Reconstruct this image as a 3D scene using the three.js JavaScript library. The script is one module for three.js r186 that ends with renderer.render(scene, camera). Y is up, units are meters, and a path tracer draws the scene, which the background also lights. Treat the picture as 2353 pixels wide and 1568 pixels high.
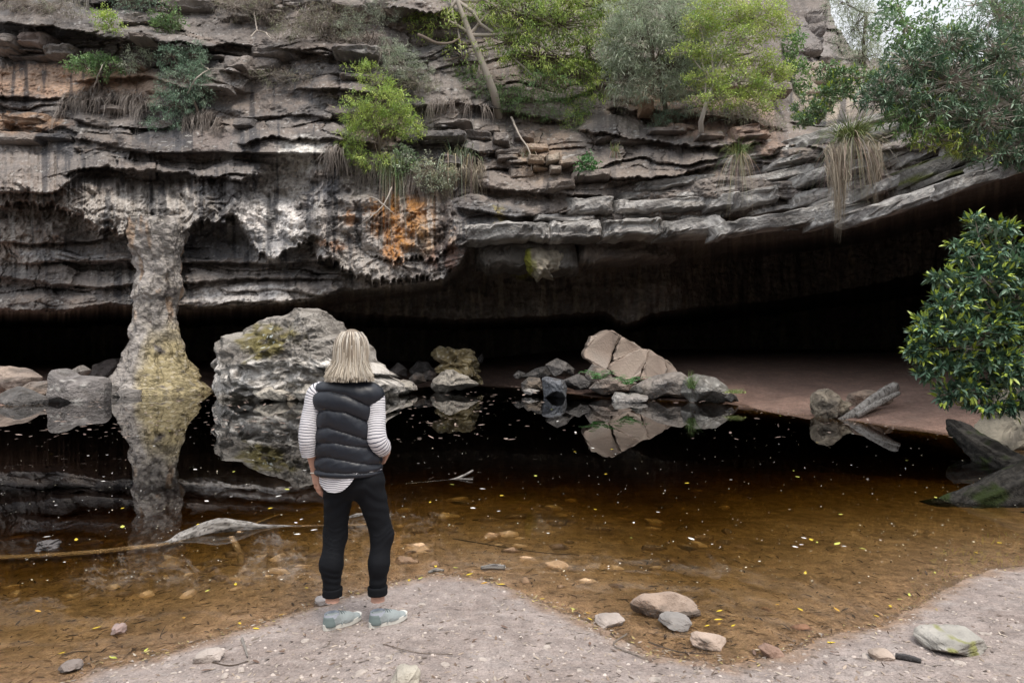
import * as THREE from 'three';
import { mergeGeometries, toCreasedNormals } from 'three/addons/utils/BufferGeometryUtils.js';

// ---------------------------------------------------------------- camera, sky, sun, exposure
const scene = new THREE.Scene();
const EYE = 1.65, FOCAL = 1572, MID_X = 1176, MID_Y = 784;          // eye height above the water; survey units of the lens
const camera = new THREE.PerspectiveCamera(2 * Math.atan(MID_Y / FOCAL) * 180 / Math.PI, 1.5, 0.1, 400);
camera.position.set(0, EYE, 0);
camera.lookAt(0, EYE, -10);

const SKY_W = 64, SKY_H = 32, skyData = new Float32Array(SKY_W * SKY_H * 4);
for (let j = 0; j < SKY_H; j++) for (let i = 0; i < SKY_W; i++) {   // even overcast: brighter towards the zenith
  const e = Math.sin(((j + 0.5) / SKY_H - 0.5) * Math.PI), l = e > 0 ? (1 + 2 * e) / 3 : 0.33, o = (j * SKY_W + i) * 4;
  skyData[o] = 0.97 * l; skyData[o + 1] = 1.0 * l; skyData[o + 2] = 1.06 * l; skyData[o + 3] = 1;
}
const skyTexture = new THREE.DataTexture(skyData, SKY_W, SKY_H, THREE.RGBAFormat, THREE.FloatType);
skyTexture.mapping = THREE.EquirectangularReflectionMapping; skyTexture.magFilter = THREE.LinearFilter; skyTexture.needsUpdate = true;
scene.background = skyTexture; scene.environment = skyTexture;

const sun = new THREE.DirectionalLight(0xfff4e6, 1.5);
sun.name = 'sun'; sun.position.set(7, 30, 4); sun.target.position.set(0, 0, -8);
sun.castShadow = true; sun.shadow.radius = 40; sun.shadow.mapSize.set(2048, 2048);
Object.assign(sun.shadow.camera, { left: -35, right: 35, top: 35, bottom: -35, near: 1, far: 120 });
scene.add(sun, sun.target);

const renderer = new THREE.WebGLRenderer({ antialias: true });
renderer.toneMapping = THREE.LinearToneMapping;
renderer.toneMappingExposure = 1.75;
renderer.shadowMap.enabled = true;

// ---------------------------------------------------------------- helpers
const V = (x, y, z) => new THREE.Vector3(x, y, z);
const { sin, cos, PI, abs, min, max, sqrt, floor, hypot, atan2, exp, pow } = Math;
const lerp = (a, b, t) => a + (b - a) * t, clamp = (x, a = 0, b = 1) => x < a ? a : x > b ? b : x;
const smooth = (a, b, x) => { const t = clamp((x - a) / (b - a)); return t * t * (3 - 2 * t); };
function rng(seed) { let s = seed * 2654435761 | 0; const f = () => { s = (s + 0x6d2b79f5) | 0; let t = Math.imul(s ^ (s >>> 15), 1 | s); t = (t + Math.imul(t ^ (t >>> 7), 61 | t)) ^ t; return ((t ^ (t >>> 14)) >>> 0) / 4294967296; };
  f.r = (a, b) => a + (b - a) * f(); f.g = () => (f() + f() + f() + f() - 2) * 1.0; f.pick = (a) => a[floor(f() * a.length)]; return f; }
const at = (u, v, d) => V((u - MID_X) * d / FOCAL, EYE + (MID_Y - v) * d / FOCAL, -d);   // a point at distance d
const onWater = (u, v, y = 0) => at(u, v, (EYE - y) * FOCAL / (v - MID_Y));
// gradient noise
const PERM = new Uint8Array(512); { const r = rng(11), p = Array.from({ length: 256 }, (_, i) => i); for (let i = 255; i > 0; i--) { const j = floor(r() * (i + 1)); [p[i], p[j]] = [p[j], p[i]]; } for (let i = 0; i < 512; i++) PERM[i] = p[i & 255]; }
const grad = (h, x, y, z) => { h &= 15; const u = h < 8 ? x : y, v = h < 4 ? y : h === 12 || h === 14 ? x : z; return ((h & 1) ? -u : u) + ((h & 2) ? -v : v); };
function noise(x, y, z = 0) {
  const fx = floor(x), fy = floor(y), fz = floor(z), X = fx & 255, Y = fy & 255, Z = fz & 255; x -= fx; y -= fy; z -= fz;
  const u = x * x * x * (x * (x * 6 - 15) + 10), v = y * y * y * (y * (y * 6 - 15) + 10), w = z * z * z * (z * (z * 6 - 15) + 10);
  const A = PERM[X] + Y, AA = PERM[A] + Z, AB = PERM[A + 1] + Z, B = PERM[X + 1] + Y, BA = PERM[B] + Z, BB = PERM[B + 1] + Z;
  return lerp(lerp(lerp(grad(PERM[AA], x, y, z), grad(PERM[BA], x - 1, y, z), u), lerp(grad(PERM[AB], x, y - 1, z), grad(PERM[BB], x - 1, y - 1, z), u), v),
    lerp(lerp(grad(PERM[AA + 1], x, y, z - 1), grad(PERM[BA + 1], x - 1, y, z - 1), u), lerp(grad(PERM[AB + 1], x, y - 1, z - 1), grad(PERM[BB + 1], x - 1, y - 1, z - 1), u), v), w);
}
function fbm(x, y, z, oct = 4, gain = 0.5) { let a = 1, s = 0, t = 0; for (let i = 0; i < oct; i++) { s += a * noise(x, y, z + i * 17.3); t += a; a *= gain; x *= 2.03; y *= 2.03; z *= 2.03; } return s / t * 1.6; }
function ridged(x, y, z, oct = 3) { let a = 1, s = 0, t = 0; for (let i = 0; i < oct; i++) { s += a * (1 - 2 * abs(noise(x, y, z + i * 9.1))); t += a; a *= 0.5; x *= 2.1; y *= 2.1; z *= 2.1; } return s / t; }
const hash = (a, b = 0) => { let h = Math.imul(a | 0, 374761393) + Math.imul(b | 0, 668265263) | 0; h = Math.imul(h ^ (h >>> 13), 1274126177); return ((h ^ (h >>> 16)) >>> 0) / 4294967296; };
function worley(x, y, z) { let best = 9, fx = floor(x), fy = floor(y), fz = floor(z); for (let i = -1; i < 2; i++) for (let j = -1; j < 2; j++) for (let k = -1; k < 2; k++) { const h = (fx + i) * 73 + (fy + j) * 1931 + (fz + k) * 37813, dx = fx + i + hash(h, 1) - x, dy = fy + j + hash(h, 2) - y, dz = fz + k + hash(h, 3) - z, d = dx * dx + dy * dy + dz * dz; if (d < best) best = d; } return sqrt(best); }
const line = (pts, u) => { if (u <= pts[0][0]) return pts[0][1]; for (let i = 1; i < pts.length; i++) if (u <= pts[i][0]) return lerp(pts[i - 1][1], pts[i][1], (u - pts[i - 1][0]) / (pts[i][0] - pts[i - 1][0])); return pts[pts.length - 1][1]; };
const mix3 = (a, b, t) => [lerp(a[0], b[0], t), lerp(a[1], b[1], t), lerp(a[2], b[2], t)];

const taken = new Map();
const numbered = (name) => { const n = taken.get(name) ?? 0; taken.set(name, n + 1); return n ? name + '_' + String(n).padStart(3, '0') : name; };
function lit(o) { o.castShadow = true; o.receiveShadow = true; return o; }
function tag(o, label, category, group, kind) { if (label) o.userData.label = label; if (category) o.userData.category = category; if (group) o.userData.group = group; if (kind) o.userData.kind = kind; return o; }
function thing(name, label, category, group, position) { const o = new THREE.Group(); o.name = numbered(name); if (position) o.position.copy(position); scene.add(o); return tag(o, label, category, group); }
function part(parent, name, geometry, material, label) { const m = lit(new THREE.Mesh(geometry, material)); m.name = name; parent.add(m); if (label) m.userData.label = label; return m; }
function single(name, geometry, material, label, category, group, kind) { const m = lit(new THREE.Mesh(geometry, material)); m.name = numbered(name); scene.add(m); return tag(m, label, category, group, kind); }
function geo(position, index, extra = {}) {
  const g = new THREE.BufferGeometry(); g.setAttribute('position', new THREE.BufferAttribute(position instanceof Float32Array ? position : new Float32Array(position), 3));
  if (index) g.setIndex(new THREE.BufferAttribute(index instanceof Uint32Array ? index : new Uint32Array(index), 1));
  for (const k in extra) g.setAttribute(k, new THREE.BufferAttribute(extra[k] instanceof Float32Array ? extra[k] : new Float32Array(extra[k]), k === 'uv' ? 2 : 3));
  return g;
}
const finish = (g) => { g.computeVertexNormals(); return g; };
function paint(g, f) { const p = g.attributes.position, n = g.attributes.normal, c = new Float32Array(p.count * 3); for (let i = 0; i < p.count; i++) { const k = f(p.getX(i), p.getY(i), p.getZ(i), n ? n.getX(i) : 0, n ? n.getY(i) : 1, n ? n.getZ(i) : 0); c[i * 3] = k[0]; c[i * 3 + 1] = k[1]; c[i * 3 + 2] = k[2]; } g.setAttribute('color', new THREE.BufferAttribute(c, 3)); return g; }
// box-mapped uv in metres, for grain textures
function worldUV(g, s = 1) { const p = g.attributes.position, n = g.attributes.normal, uv = new Float32Array(p.count * 2); for (let i = 0; i < p.count; i++) { const ax = abs(n.getX(i)), ay = abs(n.getY(i)), az = abs(n.getZ(i)); const [a, b] = ay > ax && ay > az ? [p.getX(i), p.getZ(i)] : ax > az ? [p.getZ(i), p.getY(i)] : [p.getX(i), p.getY(i)]; uv[i * 2] = a * s; uv[i * 2 + 1] = b * s; } g.setAttribute('uv', new THREE.BufferAttribute(uv, 2)); return g; }
function grayTexture(n, f, repeat = 1) { const d = new Uint8Array(n * n * 4); for (let j = 0; j < n; j++) for (let i = 0; i < n; i++) { const v = clamp(f(i / n, j / n)) * 255, o = (j * n + i) * 4; d[o] = d[o + 1] = d[o + 2] = v; d[o + 3] = 255; } const t = new THREE.DataTexture(d, n, n); t.wrapS = t.wrapT = THREE.RepeatWrapping; t.magFilter = THREE.LinearFilter; t.repeat.set(repeat, repeat); t.needsUpdate = true; return t; }
// tileable noise: lattice noise that repeats every p cells
function pnoise(x, y, p, seed) { const fx = floor(x), fy = floor(y), a = x - fx, b = y - fy, g = (i, j) => { const h = hash(((fx + i) % p) * 57 + ((fy + j) % p) * 1013, seed) * 2 * PI; return cos(h) * (a - i) + sin(h) * (b - j); }, u = a * a * a * (a * (a * 6 - 15) + 10), v = b * b * b * (b * (b * 6 - 15) + 10); return lerp(lerp(g(0, 0), g(1, 0), u), lerp(g(0, 1), g(1, 1), u), v); }
const tile = (x, y, f, oct, seed) => { let s = 0, g = 1, t = 0, p = f; for (let i = 0; i < oct; i++) { s += g * pnoise(x * p, y * p, p, seed * 31 + i | 0); t += g; g *= 0.6; p *= 2; } return s / t * 1.5; };
const grainTexture = grayTexture(512, (x, y) => 0.5 + 0.8 * tile(x, y, 10, 5, 3));
const stoneBump = (bumpScale, repeat) => { const t = grainTexture.clone(); t.repeat.set(repeat, repeat); t.needsUpdate = true; return { bumpMap: t, bumpScale }; };
const speckle = new Uint8Array(1024 * 1024 * 4); { const r = rng(66); for (let j = 0; j < 1024; j++) for (let i = 0; i < 1024; i++) { const x = i / 1024, y = j / 1024, n = tile(x, y, 16, 5, 9), w = tile(x, y, 120, 2, 4), o = (j * 1024 + i) * 4; let v = 0.84 + 0.2 * n + 0.12 * w + 0.06 * (r() - 0.5); if (w > 0.55) v += 0.16; if (w < -0.58) v -= 0.3; v = clamp(v) * 255; speckle[o] = v; speckle[o + 1] = v * 0.985; speckle[o + 2] = v * 0.97; speckle[o + 3] = 255; } }
const speckleMap = new THREE.DataTexture(speckle, 1024, 1024); speckleMap.wrapS = speckleMap.wrapT = THREE.RepeatWrapping; speckleMap.magFilter = THREE.LinearFilter; speckleMap.colorSpace = THREE.SRGBColorSpace; speckleMap.repeat.set(0.62, 0.62); speckleMap.needsUpdate = true;   // sand grains, grit and crumbs
const M = {
  rock: new THREE.MeshStandardMaterial({ vertexColors: true, roughness: 0.92, ...stoneBump(0.06, 0.8) }),
  stone: new THREE.MeshStandardMaterial({ vertexColors: true, roughness: 0.88, ...stoneBump(0.014, 1.6) }),
  bankStone: new THREE.MeshStandardMaterial({ vertexColors: true, roughness: 0.9, ...stoneBump(0.045, 1.1) }),
  ground: new THREE.MeshStandardMaterial({ vertexColors: true, map: speckleMap, roughness: 0.95, ...stoneBump(0.02, 1.7) }),
  wood: new THREE.MeshStandardMaterial({ vertexColors: true, roughness: 0.85, ...stoneBump(0.006, 3) }),
  rotten: new THREE.MeshPhysicalMaterial({ vertexColors: true, roughness: 1, specularIntensity: 0.4, ...stoneBump(0.02, 1.5) }),
  bark: new THREE.MeshStandardMaterial({ color: new THREE.Color().setRGB(0.16, 0.125, 0.1), roughness: 0.95 }),
  paleBark: new THREE.MeshStandardMaterial({ color: new THREE.Color().setRGB(0.42, 0.37, 0.32), roughness: 0.9 }),
  strand: new THREE.MeshStandardMaterial({ vertexColors: true, roughness: 0.95, side: THREE.DoubleSide }),
  leafSoft: new THREE.MeshPhysicalMaterial({ color: 0xffffff, roughness: 0.95, transmission: 0.35, thickness: 0, side: THREE.DoubleSide }),
  leafGloss: new THREE.MeshStandardMaterial({ color: 0xffffff, roughness: 0.42, side: THREE.DoubleSide }),
};

// ---------------------------------------------------------------- ground, pool bed, far bank and cave floor: one sheet
const W = (u, v) => { const p = onWater(u, v); return [p.x, p.z]; };
const nearShore = [[-40, 0.5], [-14, -1.2], [-5, -2.4], ...[[150, 1572], [220, 1532], [330, 1512], [430, 1482], [560, 1442], [680, 1408], [740, 1384], [820, 1362], [900, 1341], [1000, 1319], [1080, 1324], [1150, 1344], [1230, 1374], [1290, 1398], [1350, 1432],
  [1420, 1468], [1500, 1498], [1590, 1518], [1680, 1528], [1760, 1510], [1850, 1480], [1950, 1453], [2050, 1420], [2100, 1395], [2170, 1350], [2250, 1315], [2352, 1298], [2500, 1288], [2700, 1262]].map((p) => W(...p))];
const farShore = [[7.2, -6.3], [8.9, -7.6], [9.2, -9.2], ...[[2420, 1044], [2352, 1034], [2250, 1003], [2150, 990], [2070, 978], [1950, 964], [1870, 954], [1750, 943], [1700, 925], [1560, 920], [1480, 915], [1350, 906], [1270, 898], [1200, 890], [1110, 883], [1000, 886], [930, 893], [880, 902],
  [700, 912], [520, 902], [450, 886], [270, 897], [240, 908], [100, 912], [60, 926], [0, 932], [-200, 940], [-600, 930]].map((p) => W(...p)), [-40, -20]];
const pool = [...nearShore, ...farShore];
function toLine(pts, x, z) { let best = 1e9; for (let i = 1; i < pts.length; i++) { const [ax, az] = pts[i - 1], [bx, bz] = pts[i], dx = bx - ax, dz = bz - az, t = clamp(((x - ax) * dx + (z - az) * dz) / (dx * dx + dz * dz)), ex = ax + dx * t - x, ez = az + dz * t - z, d = ex * ex + ez * ez; if (d < best) best = d; } return sqrt(best); }
function inPool(x, z) { let c = false; for (let i = 0, j = pool.length - 1; i < pool.length; j = i++) { const [xi, zi] = pool[i], [xj, zj] = pool[j]; if ((zi > z) !== (zj > z) && x < (xj - xi) * (z - zi) / (zj - zi) + xi) c = !c; } return c; }
function groundAt(x, z) {
  const wx = x + 0.05 * noise(x * 3, z * 3, 1) + 0.02 * noise(x * 9, z * 9, 5), wz = z + 0.05 * noise(x * 3, z * 3, 8) + 0.02 * noise(x * 9, z * 9, 3);
  const a = toLine(nearShore, wx, wz), b = toLine(farShore, wx, wz), wetSide = inPool(wx, wz), lump = fbm(x * 1.3, z * 1.3, 2, 4);
  if (wetSide) {
    const nearBed = 0.06 * a + 0.017 * a * a, farBed = 0.5 * b + 0.1 * b * b, deep = min(nearBed, farBed, 2.6);
    return { y: -deep - 0.004 + lump * 0.05 * smooth(0.1, 1.2, deep * 4), a, b, wet: true };
  }
  if (a < b) { const hill = max(0, z - 4.5), y = 0.085 * (1 - exp(-a / 0.9)) + 0.035 * max(0, a - 0.2) * smooth(0, 2, a); return { y: min(y, 0.3) + hill * 0.6 * smooth(0, 5, hill) + lump * 0.022 * smooth(0, 0.5, a) + (hill > 0 ? lump * min(hill, 1.2) : 0), a, b, wet: false }; }
  const top = lerp(0.3, 1.15, smooth(-6, 6, x)), slope = lerp(0.1, 0.19, smooth(-4, 6, x));
  return { y: top * (1 - exp(-b * slope / top)) + lump * 0.05 * smooth(0, 1, b), a, b, wet: false };
}
{
  const NX = 600, NZ = 500, kx = 3.4, pos = new Float32Array(NX * NZ * 3), col = new Float32Array(NX * NZ * 3), uv = new Float32Array(NX * NZ * 2);
  const zs = []; for (let j = 0; j < NZ; j++) { const t = j / (NZ - 1) * 2 - 1; zs.push(-4.2 + (t > 0 ? -46 : 30) * Math.sinh(3.6 * abs(t)) / Math.sinh(3.6)); }
  for (let j = 0; j < NZ; j++) for (let i = 0; i < NX; i++) {
    const x = 44 * Math.sinh(kx * (i / (NX - 1) * 2 - 1)) / Math.sinh(kx), z = zs[j], g = groundAt(x, z), o = j * NX + i;
    pos.set([x, g.y, z], o * 3); uv.set([x, z], o * 2);
    const n1 = fbm(x * 2.2, z * 2.2, 4, 4), n2 = fbm(x * 9, z * 9, 9, 3), n3 = noise(x * 30, z * 30, 2);
    let c;
    const edge = g.wet ? -min(g.a, g.b) : min(g.a, g.b);
    if (g.a < g.b || g.wet) {
      const dry = mix3([0.46, 0.4, 0.38], [0.33, 0.272, 0.25], clamp(0.45 + 0.7 * n1 + 0.35 * n2)), pale = [0.57, 0.525, 0.51];
      const silt = mix3([0.66, 0.44, 0.265], [0.36, 0.235, 0.14], clamp(0.4 + 0.6 * n1 + 0.6 * n2));
      c = mix3(dry, pale, clamp(n2 * 0.6 + n3 * 0.5));
      c = mix3(c, mix3([0.32, 0.22, 0.155], [0.4, 0.3, 0.23], clamp(0.5 + n2)), smooth(0.16, 0.02, edge + 0.07 * n2));
      c = mix3(c, silt, smooth(0.02, -0.03, edge + 0.02 * n2));
      if (z > 5) c = mix3(c, [0.07, 0.075, 0.04], smooth(5, 7, z + n1));
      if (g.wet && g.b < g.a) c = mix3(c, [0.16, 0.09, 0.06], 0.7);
    } else c = mix3(mix3([0.36, 0.235, 0.19], [0.25, 0.165, 0.135], clamp(0.5 + n1)), [0.4, 0.3, 0.25], clamp(n2 * 0.8 - 0.1 + 0.25 * n3));
    col.set(c, o * 3);
  }
  const idx = new Uint32Array((NX - 1) * (NZ - 1) * 6); let k = 0;
  for (let j = 0; j < NZ - 1; j++) for (let i = 0; i < NX - 1; i++) { const a = j * NX + i; idx.set([a, a + 1, a + NX, a + 1, a + NX + 1, a + NX], k); k += 6; }
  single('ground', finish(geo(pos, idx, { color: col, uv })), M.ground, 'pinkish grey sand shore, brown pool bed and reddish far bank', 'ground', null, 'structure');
}
// still water stained brown, as a closed body
{
  const m = new THREE.MeshPhysicalMaterial({ color: 0xffffff, roughness: 0, transmission: 1, thickness: 1, ior: 1.333, attenuationColor: new THREE.Color().setRGB(0.335, 0.265, 0.105), attenuationDistance: 0.36 });
  const g = new THREE.BoxGeometry(56, 6, 42); g.translate(-16, -3, -22.4);
  const w = single('pool_water', g, m, 'still tea brown pool mirroring the cliff and boulders', 'water', null, 'structure');
  w.castShadow = false;
}

// ---------------------------------------------------------------- cliff with the cave under it
const faceLine = [[-600, 27], [0, 24], [600, 23], [1000, 22.2], [1250, 22.2], [1450, 21.9], [1700, 20.7], [1900, 18.9], [2100, 16.3], [2352, 13.4], [2700, 11], [3200, 9]];
const lipLine = [[-600, 722], [0, 716], [150, 716], [250, 702], [320, 706], [450, 711], [600, 702], [720, 690], [790, 668], [860, 662], [960, 652], [1020, 640], [1056, 606], [1075, 566], [1150, 552], [1230, 556], [1350, 548], [1500, 542], [1700, 540], [1850, 528], [2000, 502], [2100, 470], [2200, 440], [2352, 396], [2700, 330], [3200, 280]];
const curtainTop = [[600, 700], [760, 690], [1050, 648], [1300, 638], [1700, 600], [2000, 560], [2352, 480], [3200, 400]];
const curtainFoot = [[600, 704], [760, 716], [1050, 735], [1250, 726], [1390, 716], [1415, 735], [1440, 746], [1465, 738], [1495, 720], [1600, 706], [1800, 690], [2000, 655], [2200, 606], [2352, 560], [3200, 480]];
const skyline = [[1880, -400], [1896, -40], [1912, 40], [1945, 95], [2000, 135], [2120, 150], [2250, 140], [2320, 40], [2380, -200], [2600, -400]];
// ledges: [outline along the cliff, how far it stands out in metres, height of its face, raggedness]
const ledges = [
  [[[-300, 30], [0, 52], [120, 62], [230, 84], [330, 98], [440, 112]], 1.5, 70, 5],
  [[[-300, 112], [0, 118], [60, 116], [130, 122], [170, 150]], 0.7, 36, 3],
  [[[180, 186], [280, 178], [340, 176], [440, 208]], 0.7, 40, 4],
  [[[430, 112], [520, 100], [640, 110], [760, 128], [900, 120]], 0.8, 50, 5],
  [[[520, 162], [555, 168], [620, 160]], 0.7, 38, 2],
  [[[350, 216], [430, 208], [500, 212], [560, 214]], 0.5, 60, 4],
  [[[700, 205], [770, 203], [850, 214], [900, 220]], 0.6, 30, 4],
  [[[-300, 226], [0, 222], [120, 226], [260, 232]], 0.5, 80, 4],
  [[[-300, 268], [0, 284], [90, 296], [170, 318], [250, 330]], 0.35, 30, 7],
  [[[-300, 440], [0, 442], [60, 440], [120, 446], [180, 400]], 1.0, 150, 6],
  [[[560, 330], [620, 310], [680, 320], [760, 318], [860, 330]], 0.6, 40, 6],
  [[[270, 338], [340, 352], [500, 350], [640, 352], [745, 354], [800, 340]], 0.95, 75, 2],
  [[[150, 396], [230, 384], [330, 392], [430, 398], [530, 414], [600, 400]], 0.9, 34, 9],
  [[[-300, 482], [0, 474], [80, 462], [150, 484], [230, 530], [330, 546], [400, 542], [470, 506], [545, 512]], 1.5, 120, 14],
  [[[536, 500], [550, 530], [585, 574], [630, 604], [676, 566], [722, 545], [745, 560]], 1.1, 190, 12],
  [[[728, 590], [770, 612], [820, 640], [865, 655], [915, 650], [955, 632], [1000, 648], [1040, 622], [1062, 590]], 1.3, 230, 16],
  [[[850, 590], [905, 612], [950, 590], [1000, 606], [1050, 560]], 0.5, 150, 14],
  [[[-300, 560], [0, 556], [60, 560], [150, 556]], 0.7, 60, 6],
  [[[40, 606], [150, 600], [250, 602], [480, 602], [640, 606], [760, 596]], 0.7, 50, 3],
  [[[-300, 640], [0, 636], [120, 652], [240, 662], [330, 648], [420, 650], [540, 640], [700, 640], [780, 640]], 0.55, 26, 5],
  [[[-300, 716], [0, 712], [150, 712], [250, 698], [320, 702], [450, 707], [600, 698], [720, 686], [790, 664]], 0.8, 54, 4],
  [[[560, 272], [700, 262], [800, 280]], 0.35, 55, 4],
  [[[940, 330], [1010, 322], [1100, 352], [1160, 350]], 0.6, 60, 4], [[[960, 245], [1060, 238], [1200, 262], [1300, 282]], 0.7, 50, 5], [[[1010, 292], [1120, 300], [1170, 318]], 0.5, 34, 2],
  [[[1180, 372], [1260, 376], [1300, 380]], 0.45, 40, 3], [[[1100, 430], [1200, 440], [1300, 446], [1400, 452]], 0.6, 44, 5], [[[1070, 480], [1180, 500], [1290, 490], [1360, 476]], 0.7, 50, 4],
  [[[1040, 565], [1110, 556], [1180, 562], [1240, 580], [1330, 560], [1420, 556]], 0.9, 70, 6],
  [[[1340, 300], [1480, 322], [1620, 340], [1740, 330]], 0.9, 50, 8], [[[1420, 250], [1560, 262], [1700, 270], [1800, 300]], 1.1, 44, 8], [[[1320, 396], [1420, 410], [1560, 404], [1640, 380]], 0.8, 50, 6],
  [[[1180, 120], [1400, 140], [1650, 120]], 1.4, 60, 9], [[[900, 20], [1100, 40], [1300, 30]], 1.4, 60, 9],
  [[[1810, 118], [1870, 122], [1930, 150], [2000, 128]], 0.9, 30, 4], [[[1810, 280], [1900, 292], [2000, 280]], 0.8, 150, 3],
];
for (const L of ledges) L.push(L[0][0][0], L[0][L[0].length - 1][0]);
const layers = []; { const r = rng(5); for (let s = -700; s < 1500;) { layers.push([s, r(), r.r(70, 230), r()]); s += r.r(10, 20) + (r() < 0.45 ? r.r(8, 34) : 0); } }
const layerIndex = (s) => { let a = 0, b = layers.length - 1; while (a < b) { const m = (a + b + 1) >> 1; if (layers[m][0] <= s) a = m; else b = m - 1; } return a; };
const blob = (u, v, u0, v0, ru, rv) => { const x = (u - u0) / ru, y = (v - v0) / rv; return smooth(1.25, 0.7, sqrt(x * x + y * y)); };
const tufaAmount = (u, v) => max(
  smooth(-60, 60, u) * 0 + blob(u, v, 310, 480, 260, 75), blob(u, v, 40, 520, 120, 110), blob(u, v, 620, 500, 105, 120) * (v > 380 ? 1 : 0.3), blob(u, v, 700, 420, 130, 70), blob(u, v, 900, 545, 180, 120), blob(u, v, 330, 650, 90, 50) * 0.6);
const smoothAmount = (u, v) => max(blob(u, v, 120, 180, 240, 48), blob(u, v, 60, 370, 130, 70), blob(u, v, 540, 315, 220, 30), blob(u, v, 640, 232, 130, 36), blob(u, v, 1900, 210, 100, 75));
const out = { d: 0, layer: 0, block: 0, zone: '' };
function cliffPoint(u, v) {
  const w1 = noise(u * 0.006, v * 0.008, 3), w2 = noise(u * 0.02, v * 0.03, 7), w3 = noise(u * 0.07, v * 0.09, 1);
  let D = line(faceLine, u), o = 0;
  const right = smooth(960, 1180, u), far = smooth(1720, 1900, u);
  const lean = lerp(0.0055, 0.017, right), leanFrom = lerp(360, line([[1000, 440], [1300, 430], [1500, 410], [1800, 370], [2100, 330], [2352, 260]], u), right);
  let back = max(0, leanFrom - v) * lean;
  if (far > 0) { const s = line([[1720, 320], [1800, 330], [1900, 320], [2050, 300], [2352, 220]], u); back += far * (smooth(s + 20, s - 60, v) * 9 + max(0, s - v) * 0.03); }
  o -= back;
  const tufa = tufaAmount(u + 20 * w2, v + 14 * w2), flat = smoothAmount(u + 16 * w2, v + 10 * w2);
  for (const L of ledges) {
    const [pts, p, h, rag, u0, u1] = L;
    if (u < u0 - 30 || u > u1 + 30 || v < u0 * 0 + -400) continue;
    let vl = line(pts, u);
    if (v > vl + 60 || v < vl - h - 60) continue;
    vl += rag * (0.9 * noise(u * 0.03, p * 31, 2) + 0.6 * noise(u * 0.11, p * 17, 4)) ;
    if (rag >= 10) vl += rag * 1.5 * pow(clamp(ridged(u * 0.055, p * 7, 1, 2)), 3) - rag * 0.6;    // drips
    const dv = vl - v; if (dv < -1.5 || dv > h) continue;
    const ends = smooth(u0 - 26, u0 + 22, u + 12 * w2) * smooth(u1 + 26, u1 - 22, u + 12 * w2);
    o += ends * p * (1 - pow(max(0, dv) / h, 1.4)) * smooth(-1.5, 1.5, dv);
  }
  // bedded, jointed rock
  const massive = smooth(0.0, 0.35, noise(u * 0.0045, v * 0.011, 12)), bed = (1 - tufa) * (1 - 0.8 * flat) * (1 - 0.72 * massive), s = v - 0.03 * u * (1 - right) + (u > 1000 ? (u - 1000) * 0.05 : 0) + 46 * w1 + 9 * w2, li = layerIndex(s), Ly = layers[li], thick = (layers[li + 1]?.[0] ?? 2000) - Ly[0], t = (s - Ly[0]) / thick;
  const bu = (u + 14 * noise(v * 0.05, li * 3.7, 5) + 5 * w3) / Ly[2] + Ly[3] * 7, bi = floor(bu), bf = bu - bi, gap = min(bf, 1 - bf) * Ly[2];
  const big = 0.55 + 0.45 * clamp(thick / 30);
  o += bed * big * (0.5 * (Ly[1] - 0.5) + 0.5 * (hash(li, bi) - 0.5) + 0.09 * (1 - abs(2 * t - 1)) + 0.10 * t);
  o -= bed * 0.16 * smooth(2.6, 0.6, gap) * (hash(li, bi + 99) > 0.6 ? 1 : 0);
  o -= bed * 0.15 * smooth(0.08 + 1 / thick, 0.0, min(t, 1 - t)) * smooth(-0.15, 0.25, noise(u * 0.012, li * 5.1, 6));
  // relief of the rock itself
  o += 0.55 * w1 + 0.3 * w2 + 0.25 * massive * ridged(u * 0.012, v * 0.02, 8, 4) + (0.07 + 0.05 * bed) * w3 + 0.05 * noise(u * 0.19, v * 0.25, 9) + 0.05 * bed * noise(u * 0.03, v * 0.4, 2);
  if (tufa > 0) {
    const flute = ridged(u * 0.045 + 2 * w2, v * 0.008, 4, 3), lumps = 1 - worley(u * 0.045, v * 0.045, 2.5), fine = 1 - worley(u * 0.13, v * 0.13, 6.5);
    o += tufa * (0.26 * flute + 0.3 * lumps + 0.11 * fine - 0.2);
  }
  const lip = line(lipLine, u) + 3.5 * noise(u * 0.05, 3, 8) + 3 * noise(u * 0.14, 7, 8);
  out.layer = li; out.block = bi; out.zone = tufa > 0.5 ? 'tufa' : bed > 0.25 ? 'bed' : 'flat';
  out.tufa = tufa; out.flat = flat; out.tint = hash(li * 7 + 3, bi); out.t = t; out.u = u; out.v = v;
  let d = D - o;
  if (v > lip) {
    const ends = smooth(-560, -420, u) * smooth(3150, 2950, u), hang = smooth(640, 800, u), top = max(line(curtainTop, u), lip + 30), foot = line(curtainFoot, u) + 5 * noise(u * 0.06, 1, 2), backWall = D + 24 * ends;
    const rough = 0.35 * w1 + 0.25 * w2 + 0.12 * w3;
    const recess = lerp(4.2, 11, smooth(1480, 1900, u)), curtain = D + recess * smooth(lip, top, v) - 0.5 * ridged(u * 0.03, v * 0.006, 9, 3) * smooth(lip, top, v);
    const plain = D * (MID_Y - lip) / max(1, MID_Y - v), edge = hang > 0.5 ? foot : lip;
    const fromFoot = (D + recess) * (MID_Y - foot) / max(1, MID_Y - v);
    const c = v < foot ? curtain : fromFoot;
    d = min(lerp(plain, c, hang), backWall) - rough * min(1, (v - lip) / 20) ;
    out.zone = 'cave';
  }
  out.d = d; return out;
}
const cliffDepth = (u, v) => cliffPoint(u, v).d;
const onCliff = (u, v, proud = 0) => at(u, v, cliffDepth(u, v) - proud);

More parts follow.
